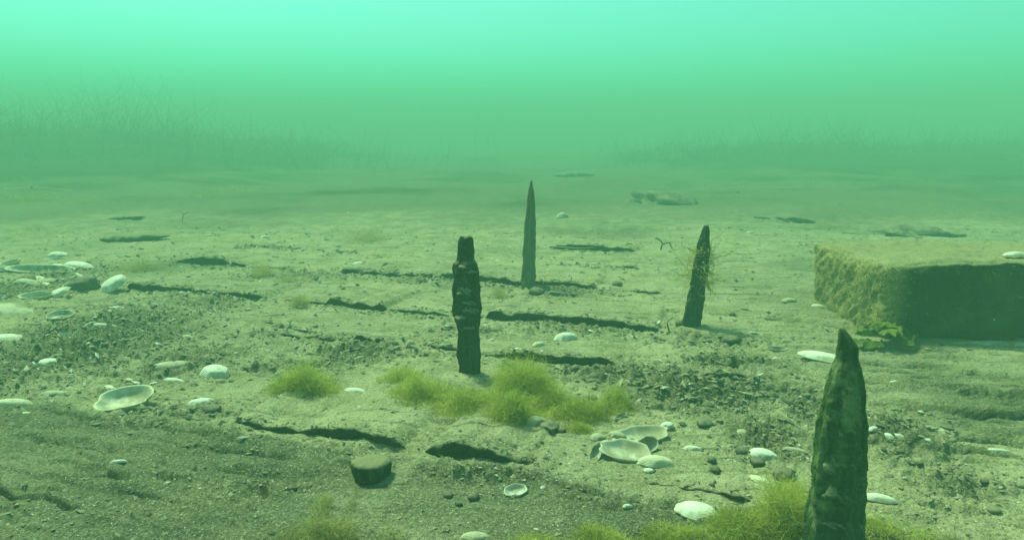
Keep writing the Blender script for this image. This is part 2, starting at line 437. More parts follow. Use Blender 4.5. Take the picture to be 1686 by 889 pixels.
# ------------------------------------------------------------------ hull planking under the silt
planking = empty('sunken_planking', (0, 0, 0), 'silt-covered hull planking lying flat across the bed, dark gaps along its seams', 'planking')
for s in SEAMS:
    du = .0038 if s['v'] < .8 else .0050 if s['v'] < 1.3 else .009
    us = np.arange(s['u0'], s['u1'], du)
    dvs = s['v1'] - s['v']
    nv = int(dvs / (.0050 if s['v'] < 1.3 else .009))
    tt = np.linspace(0, 1, nv)
    cols = []
    ve = edge_v(s, us)
    ends = np.minimum(sstep(0, .05, us - s['u0']), sstep(0, .05, s['u1'] - us))
    zt = lambda v: plank_top(s, us, v) - .03 * (1 - ends)
    ragged = .0025 * perlin(us * 90, us * 0 + s['i'], 91) + .002 * perlin(us * 33, us * 0 + s['i'], 92)
    z0 = zt(ve)
    for dv, dz in ((.05, -.045), (.016, -.040), (.007, -.026), (.0025, -.014), (.0005, -.006), (0, -.0015)):
        cols.append((ve + dv + (ragged if dz > -.03 else 0) * (1 if dz < -.002 else 0), z0 + dz))
    for t in tt[1:]:
        v = ve + t * dvs; cols.append((v, zt(v)))
    cols.append((ve + dvs, zt(ve + dvs) - .03))
    V = np.stack([c[0] for c in cols], 1); Z = np.stack([c[1] for c in cols], 1)
    U = np.repeat(us[:, None], V.shape[1], 1)
    X, Yp = xy(U, V)
    co = np.stack([X, Yp, Z], -1).reshape(-1, 3)
    f = grid_faces(V.shape[0], V.shape[1], wrap=True)[:, ::-1]
    obj('plank', mesh_np('plank', co, f, True, {'coarse_far_haze': coarse_far_haze(co[:, 0], co[:, 1])}), M_BED, planking)

# ------------------------------------------------------------------ the wooden pegs
def peg(name, base_px, profile, mat, label, scale=1.0, nseg=44, nrow=110, seed=0, lump=.10, facet=.06, sub=.03, squash=.9, splint=.25):
    """profile: (row px, left px, right px) read at the peg's own distance; base_px: foot pixel"""
    bx, by, bz = spot(*base_px)
    pr = sorted(profile, key=lambda p: -p[0])
    zs, cx, rr = [], [], []
    for row, l, r in pr:
        xl, z = at_depth(l, row, by); xr, _ = at_depth(r, row, by)
        zs.append(z); cx.append((xl + xr) / 2); rr.append((xr - xl) / 2 * scale)
    zs, cx, rr = np.array(zs), np.array(cx), np.array(rr)
    zz = np.linspace(min(bz - sub, zs[0]), zs[-1], nrow)
    cxx, rad = np.interp(zz, zs, cx), np.interp(zz, zs, rr)
    th = np.linspace(0, 2 * math.pi, nseg, endpoint=False)
    T, ZZ = np.meshgrid(th, zz)
    n = lump * fbm(np.cos(T) * 1.6 + ZZ * 22, np.sin(T) * 1.6 + ZZ * 14, 100 + seed, 3) + .05 * perlin(T * 5 / math.pi * 2, ZZ * 18, 120 + seed)
    n = n + .05 * perlin(np.cos(T) * 5 + ZZ * 90, np.sin(T) * 5 + ZZ * 60, 140 + seed)
    n = n + splint * (np.abs(perlin(T * 7 / math.pi, ZZ * 16, 150 + seed)) - .25) + splint * .8 * np.where(perlin(np.cos(T) * 1.1 + ZZ * 45, np.sin(T) * 1.1 + ZZ * 38, 160 + seed) > .12, .16, -.06)
    fc = facet * np.cos(T * 5 + 1.3 + 2 * perlin(ZZ * 9, ZZ * 0, 130 + seed))
    R = rad[:, None] * (1 + n + fc)
    Zj = np.zeros_like(R); Zj[-4:] = (np.linspace(0, 1, 4)[:, None]) * rad[-1] * .35 * perlin(np.cos(T[-4:]) * 2.2, np.sin(T[-4:]) * 2.2, 170 + seed)
    X = cxx[:, None] - bx + R * np.cos(T); Yp = R * np.sin(T) * squash; Zr = ZZ - bz + .1 * R * n + Zj
    co = np.stack([X, Yp, Zr], -1).reshape(-1, 3)
    co = np.vstack([co, [[cxx[-1] - bx, 0, zz[-1] - bz + rad[-1] * .12]]])
    f = grid_faces(nrow, nseg, True)
    top = (nrow - 1) * nseg; last = len(co) - 1
    caps = np.array([[top + i, top + (i + 1) % nseg, last, last] for i in range(nseg)])
    me = bpy.data.meshes.new(name)
    me.from_pydata(co.tolist(), [], f.tolist() + [list(c[:3]) for c in caps])
    me.polygons.foreach_set('use_smooth', np.ones(len(me.polygons), bool)); me.update()
    root = empty(name, (bx, by, bz), label, 'wooden peg', 'pegs standing up out of the planking')
    obj('shaft', me, mat, root)
    return root, (bx, by, bz), (zz - bz, cxx - bx, rad)

def crusts(root, prof, specs, mat, seed):
    """lumps of crust that grow on a shaft: (height 0..1, side angle, size)"""
    zz, cxx, rad = prof
    for k, (h, a, sz, flatn) in enumerate(specs):
        z = h * zz[-1]; r = np.interp(z, zz, rad); c = np.interp(z, zz, cxx)
        co, f = lump_mesh(3, 300 + seed * 20 + k, .45)
        co = co * np.array([sz, sz * .75, sz * flatn])
        co = co + np.array([c + r * .62 * math.cos(a), r * .62 * math.sin(a), z])
        obj('crust', mesh_np('crust', co, f), mat, root)

_ico = {}
def ico(sub):
    if sub in _ico: return _ico[sub]
    import bmesh
    bm = bmesh.new(); bmesh.ops.create_icosphere(bm, subdivisions=sub, radius=1)
    bm.verts.ensure_lookup_table()
    co = np.array([v.co[:] for v in bm.verts]); f = np.array([[v.index for v in fa.verts] for fa in bm.faces]); bm.free()
    _ico[sub] = (co, f); return _ico[sub]
def lump_mesh(sub, seed, amt):
    co, f = ico(sub)
    n = fbm(co[:, 0] * 1.3 + co[:, 2] * .9, co[:, 1] * 1.3 - co[:, 2] * .7, seed, 3)
    n2 = perlin(co[:, 0] * 4 + co[:, 2] * 3, co[:, 1] * 4 - co[:, 2] * 2, seed + 5)
    return co * (1 + amt * n + amt * .25 * n2)[:, None], f

rootA, locA, profA = peg('wooden_peg', (772, 614), [(640, 753, 791), (612, 755, 790), (580, 753, 791), (545, 753, 790), (530, 750, 792), (515, 746, 794), (495, 747, 793), (470, 747, 789), (450, 746, 788), (434, 747, 786),
            (429, 752, 783), (424, 753, 781), (405, 755, 779), (394, 756, 778), (390, 758, 777)], M_WOOD_DARK,
            'dark stepped peg with crusted middle, rising from the yellow-green algae', seed=1, lump=.09, facet=.10, nseg=64, nrow=170, splint=.26, scale=.93, squash=.7)
crusts(rootA, profA, [(.79, -1.8, .008, .45), (.755, -1.0, .009, .40), (.60, -1.9, .011, .9), (.47, -1.2, .011, .8), (.42, -2.0, .011, .7), (.53, -1.4, .010, .6), (.33, -1.6, .009, .9)], M_WOOD_DARK, 1)
rootB, locB, profB = peg('wooden_peg', (869, 470), [(485, 858, 882), (470, 858, 881), (440, 860, 881), (400, 862.5, 881), (370, 864.5, 881), (345, 867, 880.5), (325, 869, 880), (312, 870.5, 878.5), (303, 872.5, 877), (297, 874, 876)], M_WOOD_PALE,
            'tall slender peg tapering to a sharp point, silted pale, farthest of the four', seed=2, lump=.05, facet=.08, splint=.3)
rootC, locC, profC = peg('wooden_peg', (1138, 536), [(552, 1121, 1149), (536, 1124, 1151), (500, 1131, 1157.5), (460, 1138, 1162), (420, 1145, 1167), (395, 1151, 1167.5), (380, 1156, 1167.5), (371, 1159, 1166.5)], M_WOOD_DARK,
            'leaning dark peg with stringy weed wrapped round its middle', seed=3, lump=.06, splint=.35)
rootD, locD, profD = peg('wooden_peg', (1372, 905), [(930, 1316, 1428), (889, 1318, 1424), (840, 1324, 1425), (780, 1332, 1427), (720, 1341, 1428), (670, 1350, 1427), (640, 1356, 1427), (610, 1364, 1420), (600, 1369, 1416), (590, 1374, 1413), (570, 1378, 1411), (555, 1379, 1402), (545, 1380, 1394), (539, 1382, 1389)], M_WOOD_NEAR,
            'thick mossy peg close to the camera, narrowing to a crooked tip', seed=4, lump=.07, nrow=180, nseg=64, splint=.2, scale=.84)
crusts(rootD, profD, [(.42, -2.2, .010, .9), (.30, -2.1, .011, .8), (.17, -2.0, .011, .4), (.14, -1.2, .010, .7), (.16, -.9, .008, .7), (.36, -1.2, .008, .7), (.56, -1.7, .008, 1.0)], M_WOOD_NEAR, 4)
MOSSY = [(rootD, profD, 6000, 51, .0036, (0.02, .80)), (rootA, profA, 500, 52, .006, (.3, 1.0)), (rootB, profB, 160, 53, .005, (.0, .5)), (rootC, profC, 200, 54, .006, (.0, .9))]

# ------------------------------------------------------------------ the block on the right
def make_block():
    x0, y0 = flat(1440, 562)[0], flat(1440, 562)[1]
    w, d, h = .78, .31, .157
    nx, ny, nz = 150, 60, 34
    verts, faces, index = [], [], {}
    def vid(i, j, k):
        key = (i, j, k)
        if key not in index:
            index[key] = len(verts); verts.append((i / nx, j / ny, k / nz))
        return index[key]
    for i in range(nx):
        for j in range(ny):
            faces.append((vid(i, j, nz), vid(i + 1, j, nz), vid(i + 1, j + 1, nz), vid(i, j + 1, nz)))
    for i in range(nx):
        for k in range(nz):
            faces.append((vid(i, 0, k), vid(i + 1, 0, k), vid(i + 1, 0, k + 1), vid(i, 0, k + 1)))
            faces.append((vid(i + 1, ny, k), vid(i, ny, k), vid(i, ny, k + 1), vid(i + 1, ny, k + 1)))
    for j in range(ny):
        for k in range(nz):
            faces.append((vid(0, j + 1, k), vid(0, j, k), vid(0, j, k + 1), vid(0, j + 1, k + 1)))
            faces.append((vid(nx, j, k), vid(nx, j + 1, k), vid(nx, j + 1, k + 1), vid(nx, j, k + 1)))
    p = np.array(verts) * np.array([w, d, h])
    # rounded edges: pull towards a box shrunk by r
    r = .034
    lo = np.array([r, r, -1.]); hi = np.array([w - r, d - r, h - r * .7])
    q = np.clip(p, lo, hi); dlt = p - q
    ln = np.linalg.norm(dlt, axis=1); mx = np.abs(dlt).max(axis=1)
    s = np.where(ln > 1e-9, mx / np.maximum(ln, 1e-9), 1)
    nrm = np.where(ln[:, None] > 1e-9, dlt / np.maximum(ln, 1e-9)[:, None], [0, 0, 1])
    p = q + dlt * s[:, None]
    a = .0032 * fbm(p[:, 0] * 14 + p[:, 2] * 9, p[:, 1] * 14 + p[:, 2] * 16, 205, 3) + .0022 * fbm(p[:, 0] * 70 + p[:, 2] * 40, p[:, 1] * 70 + p[:, 2] * 66, 207, 2)
    left = np.clip(1 - p[:, 0] / .05, 0, 1)
    p = p + nrm * (a * (1 + .5 * left))[:, None]
    zz = p[:, 2].copy()
    p[:, 0] += left * .018 * (1 - zz / h) - .000 + .04 * (p[:, 1]) * (1 - sstep(0, .2, p[:, 0]))      # left end slants back and undercuts
    p[:, 1] += (1 - sstep(0, .05, zz)) * .022 * (p[:, 1] < .1)                                       # worn hollow along the foot
    p[:, 2] -= .02
    p[:, 2] += .006 * perlin(p[:, 0] * 7, p[:, 1] * 9, 208) * (zz > .09) + .003 * perlin(p[:, 0] * 22, p[:, 1] * 22, 209) * (zz > .09)
    p[:, 1] += .008 * perlin(p[:, 0] * 8, zz * 14, 210) * (p[:, 1] < .15)
    p[:, 2] += .010 * (p[:, 1] / d) * -1 * (zz > .1)
    return (x0, y0), mesh_np('concrete_block', p, np.array(faces))
(bx0, by0), me = make_block()
t = NT('rough_block_stone')
n1, n2, n3 = t.noise(16, 5, .6), t.noise(70, 5, .7), t.noise(300, 3, .6)
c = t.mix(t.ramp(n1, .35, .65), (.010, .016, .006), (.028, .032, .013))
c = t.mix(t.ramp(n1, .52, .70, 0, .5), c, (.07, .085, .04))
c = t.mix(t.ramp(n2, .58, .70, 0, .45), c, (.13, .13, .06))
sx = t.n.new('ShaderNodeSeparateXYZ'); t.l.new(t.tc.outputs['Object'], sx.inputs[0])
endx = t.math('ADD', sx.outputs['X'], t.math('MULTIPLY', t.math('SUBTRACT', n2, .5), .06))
c = t.mix(t.ramp(endx, .055, .018, 0, .9), c, t.mix(t.ramp(n2, .38, .62), (.15, .135, .055), (.34, .28, .12)))   # crust of growth on the end, its sunlit look put into the colour too
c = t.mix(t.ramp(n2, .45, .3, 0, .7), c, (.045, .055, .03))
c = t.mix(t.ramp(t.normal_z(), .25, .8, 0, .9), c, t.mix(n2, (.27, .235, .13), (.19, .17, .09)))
nb = t.bump(n1, .5, .014); nb = t.bump(n2, .6, .006, nb); nb = t.bump(n3, .5, .0015, nb)
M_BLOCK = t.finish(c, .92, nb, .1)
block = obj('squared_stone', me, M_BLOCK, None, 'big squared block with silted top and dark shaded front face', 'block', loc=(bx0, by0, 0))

# ------------------------------------------------------------------ shells
def shell_mesh(L, W, H, seed=0, umbo=.25, broken=0.0, ridge=.009, thick=.06, nr=30, nt=44):
    """half of a bivalve, dome up, rim at z=0; rings grow from the beak"""
    th = np.linspace(0, 2 * math.pi, nt, endpoint=False)
    ex, ey = np.cos(th), np.sin(th)
    r = 1 - .10 * np.clip(ey, 0, 1) * (1 - np.abs(ex)) + .05 * np.cos(2 * th + .7)
    r = r * (1 + .07 * perlin(np.cos(th) * 1.3 + seed, np.sin(th) * 1.3, 401) + .02 * perlin(np.cos(th) * 6 + seed, np.sin(th) * 6, 403)) - broken * np.clip(perlin(np.cos(th) * 1.7 + seed, np.sin(th) * 1.7, 402) + .25, 0, 1) * (ey < .5)
    ox, oy = r * ex * .5, r * ey * .5
    ux, uy = umbo * .5, .40
    ss = np.linspace(.03, 1, nr)
    S, _ = np.meshgrid(ss, th, indexing='ij')
    px = ux + S * (ox[None] - ux); py = uy + S * (oy[None] - uy)
    q = np.clip((2 * px) ** 2 + (2 * py) ** 2, 0, 1.0)
    z = (1 - q * .96) ** .62
    z = z - z[-1:][:, :] * sstep(.75, 1, S)
    z = z + ridge * np.sin(S * 58 + 1.5 * np.sin(S * 9)) * sstep(0, .2, S) * (1 - .6 * S)
    outer = np.stack([px * L, py * W, z * H], -1)
    inner = np.stack([px * L * (1 - thick * .5), py * W * (1 - thick * .5), np.maximum(z * H - thick * (H + .15 * W), -.001 * 0) * .98 - .0006], -1)
    co = np.vstack([outer.reshape(-1, 3), inner[::-1].reshape(-1, 3)])
    f = grid_faces(2 * nr, nt, True)
    gr = np.concatenate([S.ravel(), S[::-1].ravel()]); ins = np.concatenate([np.zeros(S.size), np.ones(S.size)])
    return mesh_np('shell', co, f[:, ::-1], True, {'growth': gr, 'inside': ins})

def place_shell(px, py, wpx, ratio, dome, mat, label, yaw=0, tilt=0, roll=0, up=True, umbo=.25, broken=.12, sink=.3, seed=None, name='clam_shell', cat='shell', on=None, z_extra=0., group=None):
    """wpx: width in photograph pixels -> real length at that distance"""
    x, y, z = spot(px, py) if on is None else on
    L = wpx * math.hypot(y, CAM_H - z) * .985 / FPX
    W, H = L * ratio, L * dome
    seed = seed if seed is not None else int(px * 7 + py * 3) % 900
    me = shell_mesh(L, W, H, seed, umbo, broken)
    o = obj(name, me, mat, None, label, cat, group)
    rot = Matrix.Rotation(math.radians(yaw), 4, 'Z')
    tip = Matrix.Rotation(math.radians(tilt), 4, 'X') @ Matrix.Rotation(math.radians(roll), 4, 'Y')
    flip = Matrix.Rotation(math.pi, 4, 'X') if not up else Matrix.Identity(4)
    m3 = tip @ rot @ flip
    co = np.empty(len(me.vertices) * 3, np.float32); me.vertices.foreach_get('co', co); co = co.reshape(-1, 3)
    R = np.array(m3.to_3x3()); zmin = (co @ R.T)[:, 2].min(); zmax = (co @ R.T)[:, 2].max()
    o.matrix_world = Matrix.Translation((x, y, z - zmin - sink * (zmax - zmin) + z_extra)) @ m3
    return o

S, SO, SY = M_SHELL, M_SHELL_OLD, M_SHELL_YEL
SHELLS = [
    # px, py, width px, W/L, H/L, material, label, options
    (206, 668, 90, .66, .16, SY, 'large cupped clam shell with yellow rim, hollow side up, low on the rubble slope', dict(up=False, tilt=24, yaw=12, sink=.12)),
    (354, 618, 52, .74, .30, S, 'smooth white domed clam shell at the inner edge of the rubble', dict(tilt=14, yaw=-10, sink=.15)),
    (189, 478, 50, .72, .22, S, 'white clam shell tipped up against a dark lump beside the shell heap', dict(tilt=34, roll=-18, yaw=20, sink=.1)),
    (22, 517, 84, .5, .10, SO, 'broad grey flat shell cut by the picture edge below the shell heap', dict(tilt=22, roll=14, yaw=-6, sink=.4)),
    (6, 556, 70, .4, .12, S, 'white shell blade cut by the picture edge, under the broad grey shell', dict(tilt=8, yaw=5, sink=.5)),
    (100, 525, 44, .7, .2, SO, 'small cupped shell, hollow side up, between broad grey shell and white sliver', dict(up=False, tilt=20)),
    (76, 600, 56, .5, .15, S, 'chalky broken shell half buried in the rubble above the large cupped clam', dict(tilt=10, yaw=14, broken=.3, sink=.5)),
    (284, 601, 78, .34, .12, SO, 'long pale brown shell lying across the rubble near the white domed clam', dict(tilt=12, yaw=8, sink=.5)),
    (287, 628, 42, .28, .12, S, 'thin white shell sliver below the long pale brown shell', dict(tilt=8, yaw=-14, broken=.2)),
    (330, 664, 42, .5, .14, S, 'ragged white shell flake next to a small black pebble', dict(tilt=10, yaw=16, broken=.4)),
    (14, 664, 74, .34, .16, SY, 'brown and white shell at the picture edge beside the smooth silted slope', dict(tilt=6, yaw=8)),
    (162, 540, 64, .16, .08, S, 'needle-thin white shell edge showing above the rubble', dict(tilt=6, yaw=-3, broken=.1)),
    (90, 648, 48, .36, .12, SO, 'pale shell scrap on the lower rim of the rubble slope', dict(tilt=8, broken=.3)),
    (66, 448, 110, .3, .10, SO, 'long pale shell stretched across the front of the shell heap', dict(tilt=16, roll=5, yaw=4, up=False, sink=.3)),
    (128, 440, 62, .42, .14, S, 'pale pointed shell topping the shell heap', dict(tilt=14, yaw=-16)),
    (98, 424, 36, .5, .2, S, 'small white shell at the back of the shell heap', dict(tilt=24, roll=12, yaw=10, broken=.3)),
    (16, 436, 40, .5, .2, SY, 'yellowish shell at the picture edge in the shell heap', dict(tilt=20, up=False, roll=-12)),
    (50, 470, 60, .36, .14, SO, 'dull grey-green shell under the long pale one in the shell heap', dict(tilt=22, roll=10, yaw=-8, broken=.3)),
    (60, 490, 56, .4, .16, SY, 'stubby ochre shell between shell heap and broad grey shell', dict(tilt=20, yaw=6, up=False, sink=.35)),
    (190, 508, 34, .3, .12, S, 'short white shell chip below the tipped-up white clam', dict(tilt=8)),
    (585, 645, 40, .36, .14, S, 'white oblong shell in the gap between the two big algae tufts', dict(tilt=8, yaw=-14)),
    (590, 434, 22, .55, .22, S, 'lone white clam on clean silt behind the dark stepped peg', dict(tilt=6)),
    (932, 558, 42, .55, .26, S, 'chalk-white oval clam on the plank, larger of a pair', dict(tilt=4, yaw=12, sink=.1)),
    (887, 570, 23, .55, .26, SY, 'cream oval clam on the plank, smaller of a pair', dict(tilt=4, yaw=14, sink=.1)),
    (1354, 592, 78, .42, .10, S, 'long white oval shell partly behind the thick mossy peg', dict(tilt=10, yaw=-24, sink=.1)),
    (1279, 577, 36, .36, .14, SO, 'curved pale shell, hollow side up, short of the long white oval', dict(up=False, tilt=16, yaw=-6)),
    (1054, 724, 100, .46, .10, M_SHELL_SANDY, 'largest open shell of the cluster, hollow side up and filled with sand', dict(up=False, tilt=16, yaw=10, sink=.12, broken=.2)),
    (1030, 752, 88, .58, .12, M_SHELL_SANDY, 'wide cupped white shell at the front of the cluster, hollow side up', dict(up=False, tilt=20, yaw=-14, sink=.08, broken=.25)),
    (1066, 742, 36, .8, .3, SO, 'small ridged cup shell standing on edge inside the cluster', dict(up=False, tilt=50, yaw=15, sink=.1)),
    (1079, 764, 60, .46, .22, SY, 'speckled oval clam with pale end, closing the cluster towards the camera', dict(tilt=6, yaw=-4, sink=.1)),
    (984, 722, 26, .8, .3, SO, 'small translucent dome shell capping one end of the cluster', dict(tilt=10, sink=.1)),
    (982, 752, 38, .5, .2, SO, 'thin curled shell rim leaning outside the wide cupped shell', dict(up=False, tilt=40, yaw=62, sink=.2)),
    (1140, 740, 31, .38, .2, S, 'bright white spindle-shaped shell beside the shell cluster', dict(tilt=6, yaw=-8, sink=.1)),
    (1256, 752, 46, .6, .22, S, 'white chipped clam perched on gravel between two dark pebbles', dict(tilt=16, yaw=-18, broken=.25, sink=.1)),
    (1147, 846, 68, .62, .14, S, 'cream-white flat shell streaked with short dark marks, above the front algae mat', dict(tilt=14, yaw=-12, sink=.12, broken=.15)),
    (849, 814, 38, .68, .2, S, 'small cupped pearly shell alone on the gravel, hollow side up', dict(up=False, tilt=22, yaw=10, sink=.1)),
    (1447, 823, 54, .36, .16, S, 'white oblong shell tucked against the thick mossy peg', dict(tilt=6, yaw=-16, sink=.1)),
    (782, 886, 50, .5, .2, SO, 'grey-white shell at the bottom edge of the picture', dict(tilt=6)),
    (195, 758, 27, .3, .16, S, 'tiny white shell alone on the smooth silted slope', dict(tilt=6, yaw=10)),
    (1400, 748, 3, .3, .16, S, None, None),
    (1476, 628, 22, .3, .14, S, 'thin white shell chip on the grained wood beyond the mossy peg', dict(tilt=6)),
    (1545, 708, 36, .5, .2, SY, 'cream shell fragment with one bright end on the grained wood', dict(tilt=10, yaw=-24, broken=.2)),
    (1640, 738, 46, .22, .12, S, 'slim white shell bar on the grained wood near the picture edge', dict(tilt=6, yaw=-4)),
    (1462, 718, 60, .32, .10, S, 'low chalky shell crust on gravel beside the mossy peg', dict(tilt=4, yaw=3, broken=.35)),
    (1438, 712, 20, .6, .3, S, 'small bright shell touching the edge of the mossy peg', dict(tilt=6, yaw=10)),
    (1526, 727, 34, .3, .12, S, 'small white flake in front of the cream fragment', dict(tilt=6, yaw=-3, broken=.2)),
    (1635, 566, 140, .16, .03, SO, 'long whitish shell strip lying along the foot of the block', dict(tilt=3, yaw=-3)),
    (1485, 556, 46, .4, .1, SO, 'pale shell behind the bright green seaweed at the block', dict(tilt=16, yaw=-4)),
    (1300, 495, 26, .55, .2, SO, 'pale round shell lying off the slanted end of the block', dict(tilt=12)),
    (1346, 505, 20, .5, .2, S, 'small white shell close to the slanted end of the block', dict(tilt=10, yaw=-20)),
    (676, 574, 17, .8, .6, SO, 'small pale cone-shaped shell left of the dark stepped peg', dict(sink=.2)),
    (752, 550, 16, .5, .3, S, 'white shell half hidden behind the dark stepped peg', dict(tilt=10, yaw=35)),
    (810, 562, 11, .6, .4, S, 'tiny white shell bit just beyond the dark stepped peg', dict(tilt=10, yaw=25)),
    (592, 592, 24, .4, .25, SO, 'worn pale shell leaning in the rubble over the smaller algae tuft', dict(tilt=16, yaw=30)),
    (1062, 603, 12, .7, .3, S, 'tiny round white shell on yellowish silt', dict(tilt=6)),
    (437, 391, 18, .5, .24, S, 'far white shell fleck upslope of the algae tufts', dict(tilt=6)),
    (345, 388, 24, .5, .24, SO, 'dull far shell near the dark plank fragment', dict(tilt=6)),
    (556, 406, 14, .6, .3, SO, 'tiny far shell below the distant algae tuft', dict(tilt=6)),
    (926, 358, 22, .8, .4, SO, 'distant pale dome shell behind the slender pointed peg', dict(sink=.1)),
    (1222, 712, 26, .7, .24, SO, 'pale rounded shell on the gravel above the chipped clam', dict(tilt=14)),
    (1310, 742, 40, .28, .10, SO, 'long grey shell sliver in the gravel short of the mossy peg', dict(tilt=10, yaw=-20)),
    (1250, 790, 34, .6, .1, SY, 'yellowish flat shell bit near the dark oval pebble', dict(tilt=8, yaw=-40, broken=.3)),
    (1050, 664, 22, .3, .12, SO, 'thin shell edge poking out of the big algae tuft', dict(tilt=30, yaw=45)),
    (1022, 688, 26, .3, .16, SO, 'crescent shell rim under the fringe of the big algae tuft', dict(up=False, tilt=30, yaw=30)),
    (882, 698, 40, .6, .34, SO, 'grey-white domed shell at the foot of the big algae tuft', dict(tilt=6, sink=.15)),
    (1033, 833, 16, .5, .3, S, 'tiny white shell chip alone above the front algae mat', dict(tilt=8)),
    (1235, 383, 14, .5, .2, S, 'far white fleck of shell beyond the leaning peg', dict(tilt=6)),
]
for px, py, w, ra, do, mt, lab, op in SHELLS:
    if lab: place_shell(px, py, w, ra, do, mt, lab, **op)
r_ = random.Random(5)
for k in range(16):
    px, py = r_.uniform(0, 150), r_.uniform(428, 505)
    place_shell(px, py, r_.uniform(22, 52), r_.uniform(.3, .6), r_.uniform(.08, .16), r_.choice([S, SO, SO, SY]), 'broken pale shell fragment crowded into the heap at the picture edge',
                yaw=r_.uniform(-60, 60), tilt=r_.uniform(5, 35), roll=r_.uniform(-20, 20), up=r_.random() < .6, broken=r_.uniform(.2, .5), sink=r_.uniform(.2, .5), name='shell_fragment', group='fragments in the shell heap')
for k in range(14):
    px, py = r_.uniform(20, 360), r_.uniform(530, 690)
    place_shell(px, py, r_.uniform(14, 30), r_.uniform(.25, .6), r_.uniform(.08, .16), r_.choice([S, SO, SO, SY]), 'small shell scrap among the rubble below the shell heap',
                yaw=r_.uniform(-60, 60), tilt=r_.uniform(5, 30), roll=r_.uniform(-15, 15), up=r_.random() < .6, broken=r_.uniform(.2, .5), sink=r_.uniform(.2, .5), name='shell_fragment', group='scraps in the rubble')
for px, py, w, lab in ((1000, 738, 24, 'small grey shell piece wedged between the two open shells of the cluster'), (1016, 724, 30, 'thin translucent shell lying over the rim of the largest open shell'),
                       (1098, 708, 26, 'bluish-white shell tip ending the largest open shell'), (1068, 776, 18, 'tiny curled shell rim under the speckled oval clam')):
    place_shell(px, py, w, .6, .2, SO if 'grey' in lab or 'thin' in lab else S, lab, yaw=px % 50 - 25, tilt=18, roll=px % 20 - 10, up=px % 2 == 0, broken=.3, sink=.2, name='shell_fragment', z_extra=.004 if px < 1100 and py < 740 else 0)
# one on top of the block
xb, _ = at_depth(1672, 418, by0 + .07)
place_shell(0, 0, 46, .4, .12, S, 'white shell resting on top of the squared block', on=(xb, by0 + .07, .138), tilt=2, yaw=5, sink=.1, seed=5)

# ------------------------------------------------------------------ pebbles one can pick out
def pebble(px, py, wpx, hz=.6, dp=.85, tone=.15, label='', group=None, sink=.3, name='pebble', amt=.36, cat='pebble'):
    x, y, z = spot(px, py)
    L = wpx * math.hypot(y, CAM_H - z) / FPX / 2
    sd = int(px * 13 + py * 7) % 997
    co, f = lump_mesh(3 if wpx > 30 else 2, sd, amt)
    co = co * np.array([L, L * dp, L * hz])
    me = mesh_np(name, co, f, True, {'tone': np.full(len(co), tone)})
    o = obj(name, me, M_STONE, None, label, cat, group)
    o.location = (x, y, z + L * hz * (1 - 2 * sink)); o.rotation_euler[2] = (sd % 60) / 10
    return o
PEB = [
    (1290, 786, 34, .65, .9, .05, 'dark oval pebble between the mossy peg and the chipped clam', None),
    (350, 676, 30, .6, .9, .05, 'small black pebble next to the ragged white shell flake', None),
    (1222, 748, 24, .8, .9, .1, 'dark round pebble touching the white chipped clam', None),
    (1246, 762, 26, .6, .9, .08, 'dark pebble in front of the white chipped clam', None),
    (1172, 762, 15, .9, .9, .05, 'black pebble below the bright spindle shell', None),
    (1178, 776, 17, .7, .9, .08, 'second black pebble, just in front of the one by the spindle shell', None),
    (1026, 737, 9, .9, 1, .03, 'black pebble lying in the hollow of the wide cupped shell', None),
    (1160, 700, 28, .5, .9, .1, 'flat dark stone in the gravel behind the spindle shell', None),
    (1205, 563, 30, .4, .9, .2, 'low grey stone on the bed in front of the leaning peg', None),
    (1118, 534, 12, .9, .9, .2, 'small round stone at the foot of the leaning peg', None),
    (1206, 520, 12, .8, .9, .12, 'lone dark stone off to the side of the leaning peg', None),
    (1016, 470, 16, .7, .9, .15, 'dark triangular stone on the silt past the slender pointed peg', None),
    (1460, 690, 30, .6, .9, .15, 'greenish rounded stone beside the thick mossy peg', None),
    (925, 712, 14, .8, .9, .12, 'small dark stone between big algae tuft and shell cluster', None),
    (905, 704, 34, .45, .9, .28, 'mottled grey stone under the front fringe of the big algae tuft', None),
    (738, 818, 16, .7, .9, .15, 'grey pebble in front of the squat dark stone', None),
    (780, 822, 20, .6, .9, .08, 'dark pebble row member nearest the small cupped pearly shell', None),
    (755, 832, 13, .7, .9, .1, 'small dark pebble closest to the bottom edge below the squat dark stone', None),
    (978, 625, 18, .8, .9, .12, 'dark pebble under the eroded plank edge behind the big algae tuft', None),
    (947, 612, 14, .9, .9, .3, 'pale pebble under the eroded plank edge behind the big algae tuft', None),
    (885, 486, 26, .7, .9, .08, 'dark lump of stone at the foot of the slender pointed peg', None),
    (140, 474, 46, .6, .8, .12, 'dark block-like lump behind the tipped-up white clam', None),
]
for px, py, w, hz, dp, tn, lab, g in PEB: pebble(px, py, w, hz, dp, tn, lab, g)

